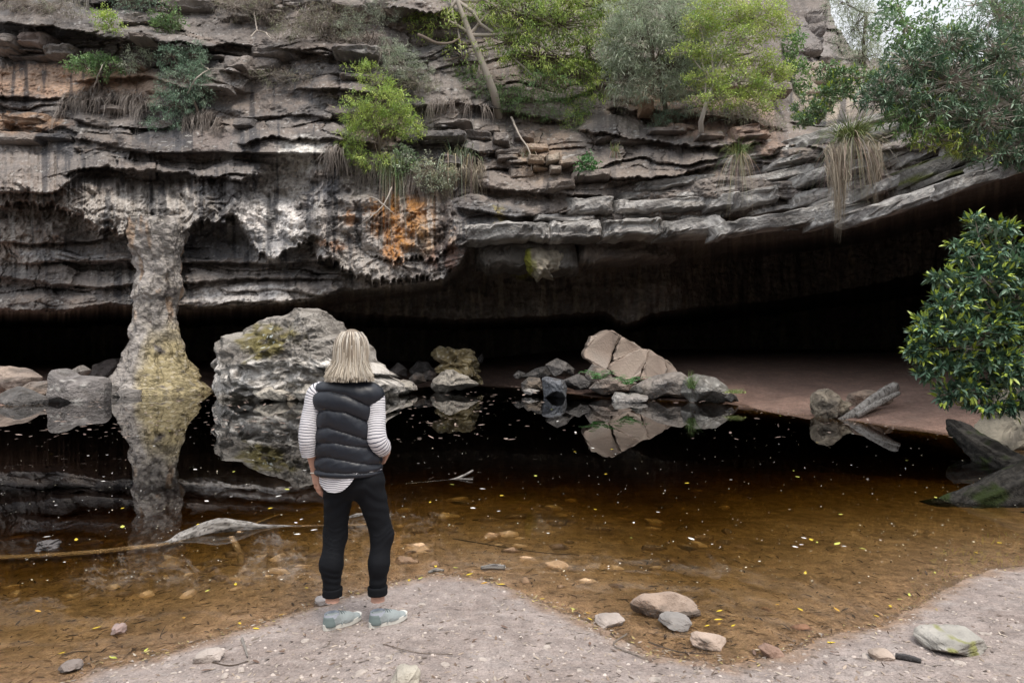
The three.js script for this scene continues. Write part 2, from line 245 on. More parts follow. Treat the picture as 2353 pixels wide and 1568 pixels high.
// colour of the rock: stains, crusts, bare stone, and cave shade painted in
const spots = [ // u, v, ru, rv, colour, strength
  [150, 185, 210, 40, [0.56, 0.37, 0.26], 0.95], [60, 170, 80, 22, [0.5, 0.36, 0.27], 0.7], [40, 285, 120, 22, [0.4, 0.24, 0.14], 0.7], [330, 205, 60, 36, [0.44, 0.33, 0.26], 0.8],
  [300, 490, 190, 60, [0.5, 0.46, 0.42], 0.85], [60, 480, 120, 90, [0.27, 0.215, 0.18], 0.6], [30, 560, 60, 50, [0.42, 0.36, 0.31], 0.75], [620, 520, 82, 82, [0.86, 0.82, 0.79], 0.98], [700, 355, 60, 40, [0.8, 0.77, 0.72], 0.9], [650, 420, 70, 40, [0.5, 0.46, 0.41], 0.6],
  [750, 500, 60, 90, [0.14, 0.145, 0.165], 0.85], [870, 540, 180, 100, [0.52, 0.47, 0.43], 0.8], [882, 505, 36, 46, [0.45, 0.19, 0.035], 0.95], [910, 472, 56, 26, [0.47, 0.2, 0.035], 0.92], [955, 492, 44, 40, [0.42, 0.2, 0.06], 0.85], [904, 565, 30, 46, [0.46, 0.19, 0.03], 0.92], [940, 545, 26, 40, [0.42, 0.19, 0.04], 0.8], [985, 540, 32, 50, [0.44, 0.27, 0.13], 0.7], [1010, 510, 36, 70, [0.42, 0.27, 0.17], 0.7], [1020, 590, 46, 36, [0.32, 0.19, 0.145], 0.8],
  [760, 560, 30, 12, [0.5, 0.2, 0.05], 0.6], [800, 495, 16, 20, [0.5, 0.22, 0.06], 0.7], [830, 610, 70, 34, [0.48, 0.44, 0.4], 0.6],
  [560, 675, 150, 26, [0.74, 0.7, 0.67], 0.9], [650, 695, 70, 14, [0.47, 0.43, 0.4], 0.6], [140, 580, 100, 16, [0.3, 0.3, 0.31], 0.7], [520, 560, 160, 36, [0.16, 0.165, 0.18], 0.8], [290, 640, 70, 20, [0.4, 0.36, 0.33], 0.5], [1140, 510, 80, 50, [0.13, 0.135, 0.145], 0.75], [1150, 505, 12, 34, [0.3, 0.25, 0.09], 0.8],
  [1245, 375, 60, 40, [0.42, 0.31, 0.22], 0.7], [1260, 330, 60, 40, [0.33, 0.24, 0.18], 0.6], [1000, 320, 100, 40, [0.16, 0.15, 0.15], 0.5], [1640, 260, 150, 60, [0.36, 0.23, 0.17], 0.75], [1500, 230, 60, 50, [0.4, 0.26, 0.17], 0.7], [1750, 320, 60, 36, [0.34, 0.22, 0.16], 0.6], [1900, 215, 80, 60, [0.47, 0.4, 0.32], 0.85], [1880, 80, 50, 60, [0.3, 0.28, 0.27], 0.7],
  [870, 290, 60, 50, [0.44, 0.32, 0.25], 0.7], [800, 60, 260, 60, [0.24, 0.2, 0.175], 0.5], [1190, 605, 26, 26, [0.17, 0.17, 0.03], 0.6], [1250, 610, 40, 26, [0.36, 0.32, 0.24], 0.6], [380, 320, 50, 26, [0.13, 0.13, 0.145], 0.6], [480, 320, 60, 30, [0.24, 0.19, 0.17], 0.5],
];
function rockColour(u, v, c, x, y, z) {
  const n1 = fbm(x * 0.5, y * 0.7, z * 0.5, 4), n2 = fbm(x * 2.6, y * 3.4, z * 2.6, 3), n3 = noise(x * 9, y * 12, z * 9), streak = fbm(u * 0.045, v * 0.005, 3, 3), bands = noise(u * 0.004, v * 0.33, 4);
  let k = mix3([0.25, 0.218, 0.198], [0.115, 0.107, 0.105], clamp(0.4 + 1.1 * n1 + 0.3 * bands));
  k = mix3(k, [0.31, 0.235, 0.185], clamp(0.75 * (c.tint - 0.45) + 0.5 * n2 - 0.1));
  k = mix3(k, [0.33, 0.31, 0.295], clamp(0.5 * (0.35 - c.tint) + 0.6 * n2 - 0.12));
  if (u > 1100) k = mix3(k, [0.27, 0.22, 0.185], 0.35);
  const wu = u + 24 * n2 + 8 * n3, wv = v + 16 * n2 + 10 * n1 + 5 * n3;
  for (const [u0, v0, ru, rv, kk, str] of spots) { if (abs(u - u0) > ru * 1.6 + 30 || abs(v - v0) > rv * 1.6 + 30) continue; const f = blob(wu, wv, u0, v0, ru, rv) * str * clamp(0.85 + 0.7 * n3); if (f > 0) k = mix3(k, kk, f); }
  const wetStain = c.flat > 0.3 || c.tufa > 0.3 ? 1 : 0.55;
  k = mix3(k, [0.055, 0.055, 0.062], wetStain * 0.75 * smooth(0.16, 0.34, streak + 0.16 * n3 + 0.1 * n2) * smooth(60, 160, v));   // black algae runs
  k = mix3(k, [0.5, 0.46, 0.42], c.tufa * 0.6 * smooth(0.15, 0.35, fbm(u * 0.06 + 9, v * 0.007, 8, 3) + 0.15 * n3));
  k = mix3(k, [0.09, 0.085, 0.08], 0.5 * smooth(0.3, 0.7, n2 - 0.3 * n3));
  k = mix3(k, [0.47, 0.46, 0.44], 0.6 * smooth(0.38, 0.62, n3 * 0.8 + n2 * 0.5));                          // lichen
  if (c.zone === 'cave') { k = mix3(k, [0.115, 0.092, 0.07], clamp(0.62 + 0.5 * n2 + 0.3 * n1)); k = mix3(k, [0.3, 0.255, 0.19], 0.5 * smooth(0.1, 0.4, fbm(u * 0.05, v * 0.006, 21, 3))); k = mix3(k, [0.2, 0.21, 0.03], 0.7 * blob(wu, wv, 1192, 605, 26, 34)); }  // cave shade painted into the rock as patchy dark brown, then pale and green streaks
  const g = 1 + 0.3 * n3; return [k[0] * g, k[1] * g, k[2] * g];
}
{
  const U0 = -600, U1 = 3200, V0 = -330, V1 = 985, us = [], vs = [];
  for (let u = U0; u < U1;) { us.push(u); u += u < -60 || u > 2420 ? 9 : 2.3; } us.push(U1);
  for (let v = V0; v < V1;) { vs.push(v); v += v < -40 || v > 790 ? 7 : v > 735 ? 4 : 1.9; } vs.push(V1);
  const NX = us.length, NY = vs.length, N = NX * NY, pos = new Float32Array(N * 3), col = new Float32Array(N * 3), uv = new Float32Array(N * 2), key = new Int32Array(N), open = new Uint8Array(N);
  for (let j = 0; j < NY; j++) for (let i = 0; i < NX; i++) {
    const u = us[i], v = vs[j], c = cliffPoint(u, v), p = at(u, v, c.d), n = j * NX + i;
    pos[n * 3] = p.x; pos[n * 3 + 1] = p.y; pos[n * 3 + 2] = p.z; uv[n * 2] = p.x; uv[n * 2 + 1] = p.y;
    open[n] = v < line(skyline, u) + 18 * noise(u * 0.03, 2, 2) + 12 * noise(u * 0.1, v * 0.06, 5) ? 1 : 0;
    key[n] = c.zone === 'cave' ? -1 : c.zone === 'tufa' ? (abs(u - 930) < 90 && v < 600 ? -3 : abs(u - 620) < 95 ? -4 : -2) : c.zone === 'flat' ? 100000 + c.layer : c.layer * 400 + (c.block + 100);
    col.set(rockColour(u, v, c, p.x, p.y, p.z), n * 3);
  }
  const all = new Uint32Array((NX - 1) * (NY - 1) * 6), pieces = new Map(); let k = 0;
  for (let j = 0; j < NY - 1; j++) for (let i = 0; i < NX - 1; i++) {
    const a = j * NX + i, b = a + 1, c = a + NX, d = c + 1; if (open[a]) continue;
    const q = [a, c, b, b, c, d]; all.set(q, k); k += 6;
    let list = pieces.get(key[a]); if (!list) pieces.set(key[a], list = []); list.push(...q);
  }
  const whole = finish(geo(pos, all.slice(0, k))), nor = whole.attributes.normal.array;
  const sub = (list) => { const seen = new Map(), P = [], C = [], T = [], Nn = [], I = []; for (const n of list) { let m = seen.get(n); if (m === undefined) { m = seen.size; seen.set(n, m); for (let q = 0; q < 3; q++) { P.push(pos[n * 3 + q]); C.push(col[n * 3 + q]); Nn.push(nor[n * 3 + q]); } T.push(uv[n * 2], uv[n * 2 + 1]); } I.push(m); } return geo(P, I, { color: C, uv: T, normal: Nn }); };
  const cliff = thing('cliff_face', 'tall layered grey brown sandstone cliff overhanging a dark cave', 'cliff'); cliff.userData.kind = 'structure';
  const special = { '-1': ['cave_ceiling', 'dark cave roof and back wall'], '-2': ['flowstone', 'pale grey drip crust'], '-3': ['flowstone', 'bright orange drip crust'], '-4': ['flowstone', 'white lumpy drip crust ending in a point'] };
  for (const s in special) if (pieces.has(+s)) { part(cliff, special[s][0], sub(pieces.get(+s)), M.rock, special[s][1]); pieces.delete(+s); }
  const sorted = [...pieces.values()].sort((a, b) => b.length - a.length);
  for (const list of sorted.slice(0, 280)) part(cliff, 'rock_block', sub(list), M.rock);
  const rest = [].concat(...sorted.slice(280).map((l) => l)); if (rest.length) part(cliff, 'small_rock_blocks', sub(rest), M.rock).userData.kind = 'stuff';
}

// ---------------------------------------------------------------- rocks
// a boulder from its outline: real thickness front to back, chipped flat faces and lumps
function outlineRock(pts, d, thick, o = {}) {
  const r = rng(o.seed ?? 1), c = [0, 0]; for (const p of pts) { c[0] += p[0] / pts.length; c[1] += p[1] / pts.length; }
  const k = d / FOCAL, ang = pts.map(([u, v]) => ({ a: atan2(-(v - c[1]), u - c[0]), r: hypot(u - c[0], v - c[1]) * k })).sort((a, b) => a.a - b.a);
  const radius = (a) => { let i = ang.findIndex((q) => q.a > a); const A = ang[(i <= 0 ? ang.length : i) - 1], B = ang[i < 0 ? 0 : i]; let da = B.a - A.a, t = a - A.a; if (da <= 0) da += 2 * PI; if (t < 0) t += 2 * PI;
    const ax = cos(A.a) * A.r, ay = sin(A.a) * A.r, bx = cos(B.a) * B.r, by = sin(B.a) * B.r, dx = cos(a), dy = sin(a), ex = bx - ax, ey = by - ay, den = dx * ey - dy * ex; const s = den ? (ax * ey - ay * ex) / den : A.r; return s > 0 && s < max(A.r, B.r) * 1.05 ? s : lerp(A.r, B.r, clamp(t / da)); };
  const planes = []; for (let i = 0; i < (o.facets ?? 9) + 3; i++) { const n = V(r.g(), r.g(), r.r(0.1, 1) * (o.flat ?? 1)).normalize(); planes.push([n, r.r(0.66, 0.95)]); }
  if (o.planes) planes.push(...o.planes.map(([x, y, z, h]) => [V(x, y, z).normalize(), h]));
  // front and back faces as rings out to the outline; the edge exponent makes it round (2) or blocky (8)
  const seed = (o.seed ?? 1) * 7.7, amp = o.rough ?? 0.06, f = o.freq ?? 1.4, e = o.edge ?? 3.2, NA = o.around ?? 64, NF = o.rings ?? 22, NB = max(4, NF >> 1), P = [], I = [];
  const put = (a, rho, zs) => {
    const n = V(cos(a) * rho, sin(a) * rho, zs * pow(max(0, 1 - pow(rho, e)), 1 / e)); let s = 1; for (const [q, h] of planes) { const w = n.dot(q); if (w > 0.01) s = min(s, h / w); } n.multiplyScalar(s);
    const R = radius(a > PI ? a - 2 * PI : a); let X = n.x * R, Y = n.y * R, Z = n.z * thick;
    const q = 1 + amp * fbm(X * f + seed, Y * f, Z * f, 4) + (o.lumps ? o.lumps * (0.5 - worley(X * f * 1.6 + seed, Y * f * 1.6, Z * f * 1.6)) : 0) - (o.pits ? o.pits * smooth(0.5, 0.15, worley(X * 2.6 + seed, Y * 3.4, Z * 2.6)) : 0); P.push(X * q, Y * q, Z * q + (o.relief ? o.relief * fbm(X * 2.2 + seed, Y * 3, 7, 4) : 0)); };
  put(0, 0, 1); const ring = (t) => 1 - pow(1 - t, 1.7), rows = []; for (let j = 1; j <= NF; j++) rows.push([ring(j / NF), 1]); for (let j = NB - 1; j >= 1; j--) rows.push([ring(j / NB), -1]);
  for (const [rho, zs] of rows) for (let i = 0; i < NA; i++) put(i / NA * 2 * PI, rho, zs); put(0, 0, -1);
  for (let i = 0; i < NA; i++) I.push(0, 1 + i, 1 + (i + 1) % NA); for (let j = 0; j < rows.length - 1; j++) for (let i = 0; i < NA; i++) { const a = 1 + j * NA + i, b = 1 + j * NA + (i + 1) % NA; I.push(a, a + NA, b, b, a + NA, b + NA); } const last = P.length / 3 - 1, base = 1 + (rows.length - 1) * NA; for (let i = 0; i < NA; i++) I.push(last, base + (i + 1) % NA, base + i);
  const m = worldUV(o.soft ? finish(geo(P, I)) : toCreasedNormals(geo(P, I), 0.5)); m.userData = { centre: at(c[0], c[1], d) }; return m;
}
function weld(g) { // merge equal corners so that faces shade smoothly
  const p = g.attributes.position, seen = new Map(), idx = [], P = []; for (let i = 0; i < p.count; i++) { const k = Math.round(p.getX(i) * 2e3) + '_' + Math.round(p.getY(i) * 2e3) + '_' + Math.round(p.getZ(i) * 2e3); let m = seen.get(k); if (m === undefined) { m = P.length / 3; seen.set(k, m); P.push(p.getX(i), p.getY(i), p.getZ(i)); } idx.push(m); }
  return worldUV(finish(geo(P, idx)));
}
const stoneTone = (a, b, seed, lichen = 0) => (x, y, z) => { const n = fbm(x * 1.7 + seed, y * 2.2, z * 1.7, 4), m = noise(x * 9 + seed, y * 9, z * 9); let k = mix3(a, b, clamp(0.5 + n)); if (lichen) k = mix3(k, [0.5, 0.49, 0.46], lichen * smooth(0.25, 0.55, noise(x * 5, y * 5, z * 5 + seed) + 0.5 * m)); k = mix3(k, [0.07, 0.06, 0.05], 0.55 * smooth(0.18, 0.5, fbm(x * 3.1 + seed, y * 3.7, z * 3.1 + 5, 3))); const g = 1 + 0.45 * m; return [k[0] * g, k[1] * g, k[2] * g]; };
function rockThing(name, label, group, pts, d, thick, colour, o = {}) {
  const g = outlineRock(pts, d, thick, o), c = g.userData.centre; paint(g, colour); const m = single(name, g, o.material ?? (d > 14 ? M.bankStone : M.stone), label, o.category ?? 'rock', group); m.position.copy(c); if (o.turn) m.rotation.y = o.turn; return m;
}
const grey = [0.2, 0.185, 0.175], pale = [0.34, 0.31, 0.285], dark = [0.085, 0.08, 0.078], brown = [0.27, 0.2, 0.155], tan = [0.36, 0.29, 0.235], cream = [0.5, 0.46, 0.4];

// the big boulder
rockThing('boulder', 'huge pale boulder with mossy top standing in the pool behind the woman', null,
  [[512, 800], [528, 772], [560, 760], [600, 735], [640, 728], [690, 712], [712, 707], [745, 716], [775, 735], [792, 758], [840, 792], [858, 830], [872, 862], [905, 868], [934, 888], [930, 905], [860, 925], [760, 945], [640, 945], [540, 930], [512, 900], [508, 860]], 20.6, 1.9,
  (x, y, z, nx, ny, nz) => {
    const n = fbm(x * 1.1, y * 1.5, z * 1.1, 4), m = noise(x * 7, y * 7, z * 7), f = fbm(x * 3, y * 5, z * 3, 3); let k = mix3([0.40, 0.37, 0.335], [0.2, 0.18, 0.16], clamp(0.5 + n + 0.3 * m));
    k = mix3(k, [0.74, 0.7, 0.65], smooth(0.0, -0.25, y - 0.15 + 0.4 * n) * smooth(-0.1, 0.25, 0.3 + f));
    const moss = smooth(0.75, 0.35, hypot((x + 0.85) / 1.5, (y - 0.45) / 0.75) + 0.45 * n + 0.25 * f); k = mix3(k, [0.17, 0.14, 0.03], moss * 0.85); k = mix3(k, [0.1, 0.085, 0.06], moss * smooth(0.1, 0.4, f));
    k = mix3(k, [0.52, 0.56, 0.54], moss * smooth(0.38, 0.55, m)); k = mix3(k, [0.56, 0.47, 0.36], smooth(-0.95, -1.15, y + 0.2 * n) * 0.7); return k.map((q) => q * (1 + 0.3 * m));
  }, { seed: 4, facets: 0, rough: 0.10, freq: 1.5, around: 220, rings: 90, pits: 0.03, lumps: 0.08, relief: 0.25, edge: 2.4, soft: true, material: M.rock });
rockThing('pale_rock', 'low cream rounded rock at the waterline below the big boulder, farther left', 'cream rocks under the boulder', [[582, 900], [600, 880], [635, 884], [668, 902], [655, 922], [600, 920]], 19.0, 0.35, stoneTone(cream, [0.6, 0.55, 0.47], 3), { seed: 8, facets: 3, category: 'rock' });
rockThing('pale_rock', 'low cream rounded rock at the waterline right beside the woman', 'cream rocks under the boulder', [[672, 900], [700, 880], [740, 885], [770, 900], [760, 924], [690, 922]], 18.9, 0.4, stoneTone(cream, [0.62, 0.57, 0.5], 5), { seed: 9, facets: 3 });

// the flowstone column under the overhang
{
  const rows = [[505, 306, 414], [574, 308, 408], [590, 318, 404], [610, 322, 402], [628, 328, 400], [650, 322, 404], [676, 318, 408], [690, 320, 402], [712, 314, 400], [735, 312, 398], [757, 308, 402], [780, 304, 406], [800, 300, 410], [818, 294, 414], [836, 288, 428], [850, 284, 440], [862, 276, 446], [876, 268, 452], [888, 262, 470], [900, 258, 476], [914, 255, 480]];
  const NA = 150, NR = 230, d0 = 22.2, k = d0 / FOCAL, P = [], I = [], L = rows.map((r) => [r[0], r[1]]), R = rows.map((r) => [r[0], r[2]]);
  for (let j = 0; j < NR; j++) { const v = lerp(505, 914, j / (NR - 1)), l = line(L, v) , r = line(R, v), cx = (l + r) / 2, w = (r - l) / 2 * k, y = (908 - v) * k;
    for (let i = 0; i <= NA; i++) { const a = i / NA * 2 * PI, x0 = cos(a), z0 = sin(a), X = (cx - 362) * k, n = fbm(x0 * 1.6 + 3, y * 1.4, z0 * 1.6, 4), lump = 0.5 - worley(x0 * w * 4.4 + 20, y * 2.4, z0 * w * 4.4), fl = ridged(x0 * 2.2, y * 0.35, z0 * 2.2 + 5, 2) * smooth(2.2, 3.6, y), ring = 0.6 * (abs(((y * 2.3 + 0.6 * noise(x0 * 1.5, y, z0 * 1.5)) % 1) - 0.5) - 0.25) * smooth(2.4, 0.6, y) * (x0 > -0.3 ? 1 : 0.4);
      const q = w * (1 + 0.22 * n + 0.30 * fl * 0.6) + 0.13 * lump + 0.10 * ridged(x0 * 1.8 + 7, y * 0.45 + 0.4 * n, z0 * 1.8, 3) + 0.04 * (0.5 - worley(x0 * w * 8, y * 8, z0 * w * 8)) - 0.05 * ring; P.push(X + x0 * q, y, z0 * q * 0.92); } }
  for (let j = 0; j < NR - 1; j++) for (let i = 0; i < NA; i++) { const a = j * (NA + 1) + i, b = a + NA + 1; I.push(a, a + 1, b, a + 1, b + 1, b); }
  const g = worldUV(finish(geo(P, I)));
  paint(g, (x, y, z) => { const n = fbm(x * 1.3 + 5, y * 1.1, z * 1.3, 4), m = noise(x * 8, y * 8, z * 8), f = noise(x * 3, y * 2, z * 3 + 4); let c = mix3([0.5, 0.46, 0.43], [0.24, 0.215, 0.195], clamp(0.45 + n + 0.4 * m));
    c = mix3(c, [0.42, 0.35, 0.2], smooth(2.6, 1.4, y + 0.6 * n) * smooth(-0.25, 0.2, x + 0.2 * n)); c = mix3(c, [0.4, 0.26, 0.16], 0.7 * smooth(0.1, 0.45, fbm(x * 2.5, y * 0.5, z * 2.5, 2)) * smooth(2.2, 2.7, y)); c = mix3(c, [0.12, 0.105, 0.1], smooth(0.35, 0.6, n - 0.2 * f)); c = mix3(c, [0.5, 0.46, 0.4], 0.5 * smooth(0.2, 0.5, m)); return c.map((q) => q * (1 + 0.25 * m)); });
  const m = single('limestone_column', g, M.rock, 'tall lumpy grey and yellow stone column joining pool to overhang', 'column'); m.position.copy(at(362, 908, d0));
}

// rocks on the left shore
const leftGroup = 'rocks on the left shore';
rockThing('shore_rock', 'large squared grey block with lichen on top, left of the stone column', leftGroup, [[105, 895], [118, 852], [135, 846], [160, 862], [228, 866], [240, 880], [236, 925], [225, 945], [110, 945], [104, 925]], 19.0, 0.75, stoneTone([0.27, 0.245, 0.235], [0.2, 0.185, 0.18], 2, 0.5), { seed: 21, facets: 5, rough: 0.03, planes: [[0, 0.15, 1, 0.72], [0.1, 1, 0.5, 0.82]] });
rockThing('shore_rock', 'pale broken rock cut by the left picture edge', leftGroup, [[-40, 870], [-10, 840], [30, 845], [72, 868], [60, 900], [20, 930], [-40, 935]], 20.5, 0.9, stoneTone([0.42, 0.33, 0.27], [0.25, 0.21, 0.19], 6), { seed: 22, facets: 6, rough: 0.12 });
rockThing('shore_rock', 'low slanted brown slab behind the squared grey block', leftGroup, [[40, 890], [70, 876], [110, 875], [118, 905], [90, 935], [40, 940]], 20.0, 0.7, stoneTone(brown, grey, 7), { seed: 23, facets: 8 });
rockThing('shore_rock', 'wedge of dark wet stone left of the squared grey block', leftGroup, [[0, 905], [30, 885], [60, 895], [100, 915], [95, 945], [20, 965], [-20, 955]], 18.2, 0.5, stoneTone(dark, grey, 9), { seed: 24, facets: 8 });
rockThing('shore_rock', 'small tilted slab on top edge behind the squared block', leftGroup, [[156, 858], [182, 838], [200, 850], [190, 866], [165, 868]], 22.5, 0.4, stoneTone(grey, pale, 3), { seed: 25, facets: 9, rough: 0.03 });
rockThing('shore_rock', 'smooth rounded dark rock in cave shade left of column', leftGroup, [[205, 868], [222, 838], [250, 824], [285, 822], [300, 840], [296, 880], [210, 884]], 26.0, 1.0, stoneTone([0.2, 0.17, 0.16], [0.14, 0.125, 0.12], 5), { seed: 26, facets: 3 });
rockThing('shore_rock', 'jumble stone at the left foot of the column', leftGroup, [[232, 898], [250, 884], [276, 888], [290, 905], [270, 925], [236, 922]], 21.0, 0.4, stoneTone(grey, dark, 8), { seed: 27, facets: 7 });
rockThing('shore_rock', 'flat grey stone at the waterline in front of the column', leftGroup, [[262, 905], [285, 893], [318, 896], [322, 912], [290, 924], [264, 918]], 20.6, 0.4, stoneTone(grey, pale, 4), { seed: 28, facets: 6 });
rockThing('shore_rock', 'small rounded grey stone at the right front of the column foot', leftGroup, [[385, 898], [405, 888], [430, 893], [436, 908], [400, 912]], 21.6, 0.3, stoneTone(pale, grey, 4), { seed: 29, facets: 4 });

// rocks in the middle of the far bank
const midGroup = 'rocks on the far bank behind the woman';
rockThing('bank_rock', 'mossy yellow brown pitted rock, tallest beside the boulder', midGroup, [[990, 818], [1002, 808], [1012, 800], [1026, 798], [1040, 806], [1062, 804], [1082, 812], [1094, 828], [1104, 850], [1108, 874], [1080, 884], [1040, 884], [1006, 878], [1012, 858], [1000, 846], [1014, 834]], 23.4, 0.8, (x, y, z) => { const n = fbm(x * 2, y * 2.5, z * 2, 4), m = noise(x * 9, y * 9, z * 9); let k = mix3([0.3, 0.24, 0.12], [0.13, 0.1, 0.06], clamp(0.4 + n)); k = mix3(k, [0.4, 0.36, 0.28], smooth(0.2, 0.5, m)); return k; }, { seed: 31, facets: 1, rough: 0.4, freq: 1.5, pits: 0.3, lumps: 0.3, relief: 0.25, edge: 2.2, around: 110, rings: 40 });
rockThing('bank_rock', 'knobbly cream white rock at the waterline in front of the mossy rock', midGroup, [[995, 872], [1010, 852], [1040, 850], [1075, 862], [1092, 882], [1060, 898], [1010, 900], [994, 888]], 22.4, 0.6, stoneTone(cream, [0.33, 0.3, 0.26], 4), { seed: 32, facets: 1, rough: 0.35, pits: 0.2, lumps: 0.25, edge: 2.4, around: 90, rings: 30 });
rockThing('bank_rock', 'pointed dark grey rock right of the woman at the boulder edge', midGroup, [[886, 856], [912, 832], [932, 846], [934, 866], [900, 874]], 24.5, 0.5, stoneTone([0.19, 0.165, 0.155], dark, 3), { seed: 33, facets: 9, rough: 0.04 });
rockThing('bank_rock', 'rounded brown stone left of the knobbly white rock', midGroup, [[940, 868], [955, 855], [975, 860], [980, 878], [945, 884]], 23.5, 0.4, stoneTone(brown, pale, 3), { seed: 34, facets: 5 });
rockThing('bank_rock', 'dark rock half in cave shade behind the brown stones', midGroup, [[938, 850], [960, 828], [985, 832], [998, 850], [990, 862], [945, 862]], 26, 0.5, stoneTone(grey, dark, 7), { seed: 35, facets: 8 });
rockThing('bank_rock', 'low pinkish stone between dark rock and mossy rock', midGroup, [[962, 862], [985, 850], [1005, 858], [1000, 874], [968, 876]], 23.8, 0.4, stoneTone([0.33, 0.25, 0.21], grey, 7), { seed: 36, facets: 5 });
rockThing('bank_rock', 'thin upright slab on the ridge behind the mossy rock', midGroup, [[1090, 826], [1108, 812], [1112, 830], [1096, 838]], 27, 0.2, stoneTone(grey, dark, 2), { seed: 37, facets: 9 });
rockThing('bank_rock', 'cream crusted rubble between boulder and brown stones', midGroup, [[900, 884], [925, 872], [950, 880], [962, 896], [930, 905], [900, 902]], 21.5, 0.45, stoneTone(cream, pale, 12), { seed: 38, facets: 4, rough: 0.25, pits: 0.2 });
rockThing('bank_rock', 'small pyramid stone on the red sand', midGroup, [[1178, 862], [1190, 850], [1206, 856], [1212, 868], [1184, 870]], 23.5, 0.25, stoneTone(pale, grey, 3), { seed: 39, facets: 6 });

// dark rocks left of the tilted slab
const darkGroup = 'dark rocks left of the tilted slab';
rockThing('dark_rock', 'black tilted rock touching the left of the big cracked slab', darkGroup, [[1252, 838], [1280, 822], [1302, 832], [1322, 848], [1318, 866], [1270, 864]], 22, 0.5, stoneTone(dark, grey, 1), { seed: 41, facets: 9, rough: 0.04 });
rockThing('dark_rock', 'long low grey slab sloping away behind the black rocks', darkGroup, [[1196, 866], [1230, 846], [1262, 838], [1275, 860], [1230, 878]], 23, 0.5, stoneTone(grey, dark, 6), { seed: 42, facets: 7, rough: 0.03 });
rockThing('dark_rock', 'brown cube of rock on the sand, left in the dark group', darkGroup, [[1196, 880], [1214, 866], [1240, 868], [1246, 892], [1222, 904], [1198, 898]], 21.4, 0.45, stoneTone([0.2, 0.16, 0.125], dark, 3), { seed: 43, facets: 6 });
rockThing('dark_rock', 'blue grey squared rock standing in the water', darkGroup, [[1242, 868], [1256, 864], [1300, 874], [1308, 890], [1300, 916], [1250, 914]], 20.2, 0.5, stoneTone([0.17, 0.18, 0.2], [0.11, 0.115, 0.13], 8), { seed: 44, facets: 6, rough: 0.03 });
rockThing('dark_rock', 'flat black wedge between squared rock and fern', darkGroup, [[1290, 874], [1330, 858], [1362, 872], [1358, 892], [1320, 896], [1296, 888]], 20.9, 0.5, stoneTone([0.13, 0.12, 0.115], dark, 9), { seed: 45, facets: 8, rough: 0.03 });
rockThing('flat_stone', 'pale flat stone lying in the water left of the squared rock', darkGroup, [[1200, 896], [1214, 892], [1240, 897], [1238, 906], [1205, 905]], 20.8, 0.35, stoneTone([0.44, 0.43, 0.42], pale, 2), { seed: 46, facets: 3 });

// the tilted cracked slab: pieces parted by real gaps
{
  const d = 21.2, t = thing('tilted_slab', 'large tan tilted slab broken by diagonal cracks before the cave', 'rock', null, at(1440, 880, d)), k = d / FOCAL;
  const pieces = [[[1344, 818], [1352, 796], [1362, 776], [1394, 760], [1410, 760], [1428, 772], [1412, 800], [1398, 838], [1390, 848], [1362, 832]], [[1432, 774], [1458, 788], [1472, 798], [1440, 812], [1412, 826], [1420, 800]], [[1404, 838], [1416, 828], [1452, 812], [1474, 802], [1488, 806], [1478, 836], [1466, 862], [1440, 870], [1412, 860], [1400, 846]],
    [[1492, 806], [1520, 822], [1530, 848], [1512, 872], [1472, 868], [1482, 836]], [[1524, 822], [1542, 836], [1556, 856], [1534, 872], [1518, 872], [1534, 848]]];
  pieces.forEach((pts, i) => {
    const r = rng(300 + i), q = []; pts.forEach(([u, v], a) => { const [u2, v2] = pts[(a + 1) % pts.length]; for (let s = 0; s < 6; s++) { const f = s / 6; q.push(new THREE.Vector2((lerp(u, u2, f) - 1440) * k + 0.05 * noise(u * 3.3 + s * 0.4, v * 2.7), (880 - lerp(v, v2, f)) * k + 0.05 * noise(v * 3.1, u + s * 0.4))); } });
    const e = new THREE.ExtrudeGeometry(new THREE.Shape(q), { depth: 0.7 + 0.2 * r(), bevelEnabled: true, bevelThickness: 0.03, bevelSize: 0.03, bevelOffset: 0.0, bevelSegments: 2, steps: 2 }); e.translate(0, 0, -0.7 + r.r(-0.05, 0.06));
    const g = weldFlat(e); const p = g.attributes.position; for (let n = 0; n < p.count; n++) { const x = p.getX(n), y = p.getY(n); p.setZ(n, p.getZ(n) + 0.12 * fbm(x * 1.8, y * 1.8, i, 4) - y * 0.30); } finish(g); worldUV(g);
    paint(g, stoneTone([0.44, 0.36, 0.3], [0.29, 0.225, 0.185], 3 + i * 0.9, 0.35)); part(t, 'slab_piece', g, M.stone);
  });
}
function weldFlat(g) { const n = g.index ? g.toNonIndexed() : g; n.deleteAttribute('normal'); n.deleteAttribute('uv'); return finish(n); }
rockThing('bank_rock', 'brown rubble under the lower left corner of the cracked slab', midGroup, [[1344, 862], [1360, 834], [1400, 850], [1418, 870], [1400, 892], [1350, 890]], 21.0, 0.5, stoneTone([0.25, 0.2, 0.165], grey, 3), { seed: 51, facets: 5, rough: 0.12 });
rockThing('bank_rock', 'low brown apron of rock below the two ferns', midGroup, [[1352, 892], [1380, 868], [1430, 866], [1470, 880], [1460, 902], [1380, 906]], 20.6, 0.5, stoneTone([0.31, 0.24, 0.2], grey, 8), { seed: 52, facets: 5 });
rockThing('bank_rock', 'broad sloping grey tan rock beneath the grass tuft', midGroup, [[1450, 892], [1490, 866], [1560, 852], [1585, 870], [1580, 915], [1500, 920], [1455, 912]], 19.6, 0.6, stoneTone([0.32, 0.28, 0.25], grey, 5), { seed: 53, facets: 6, rough: 0.05 });
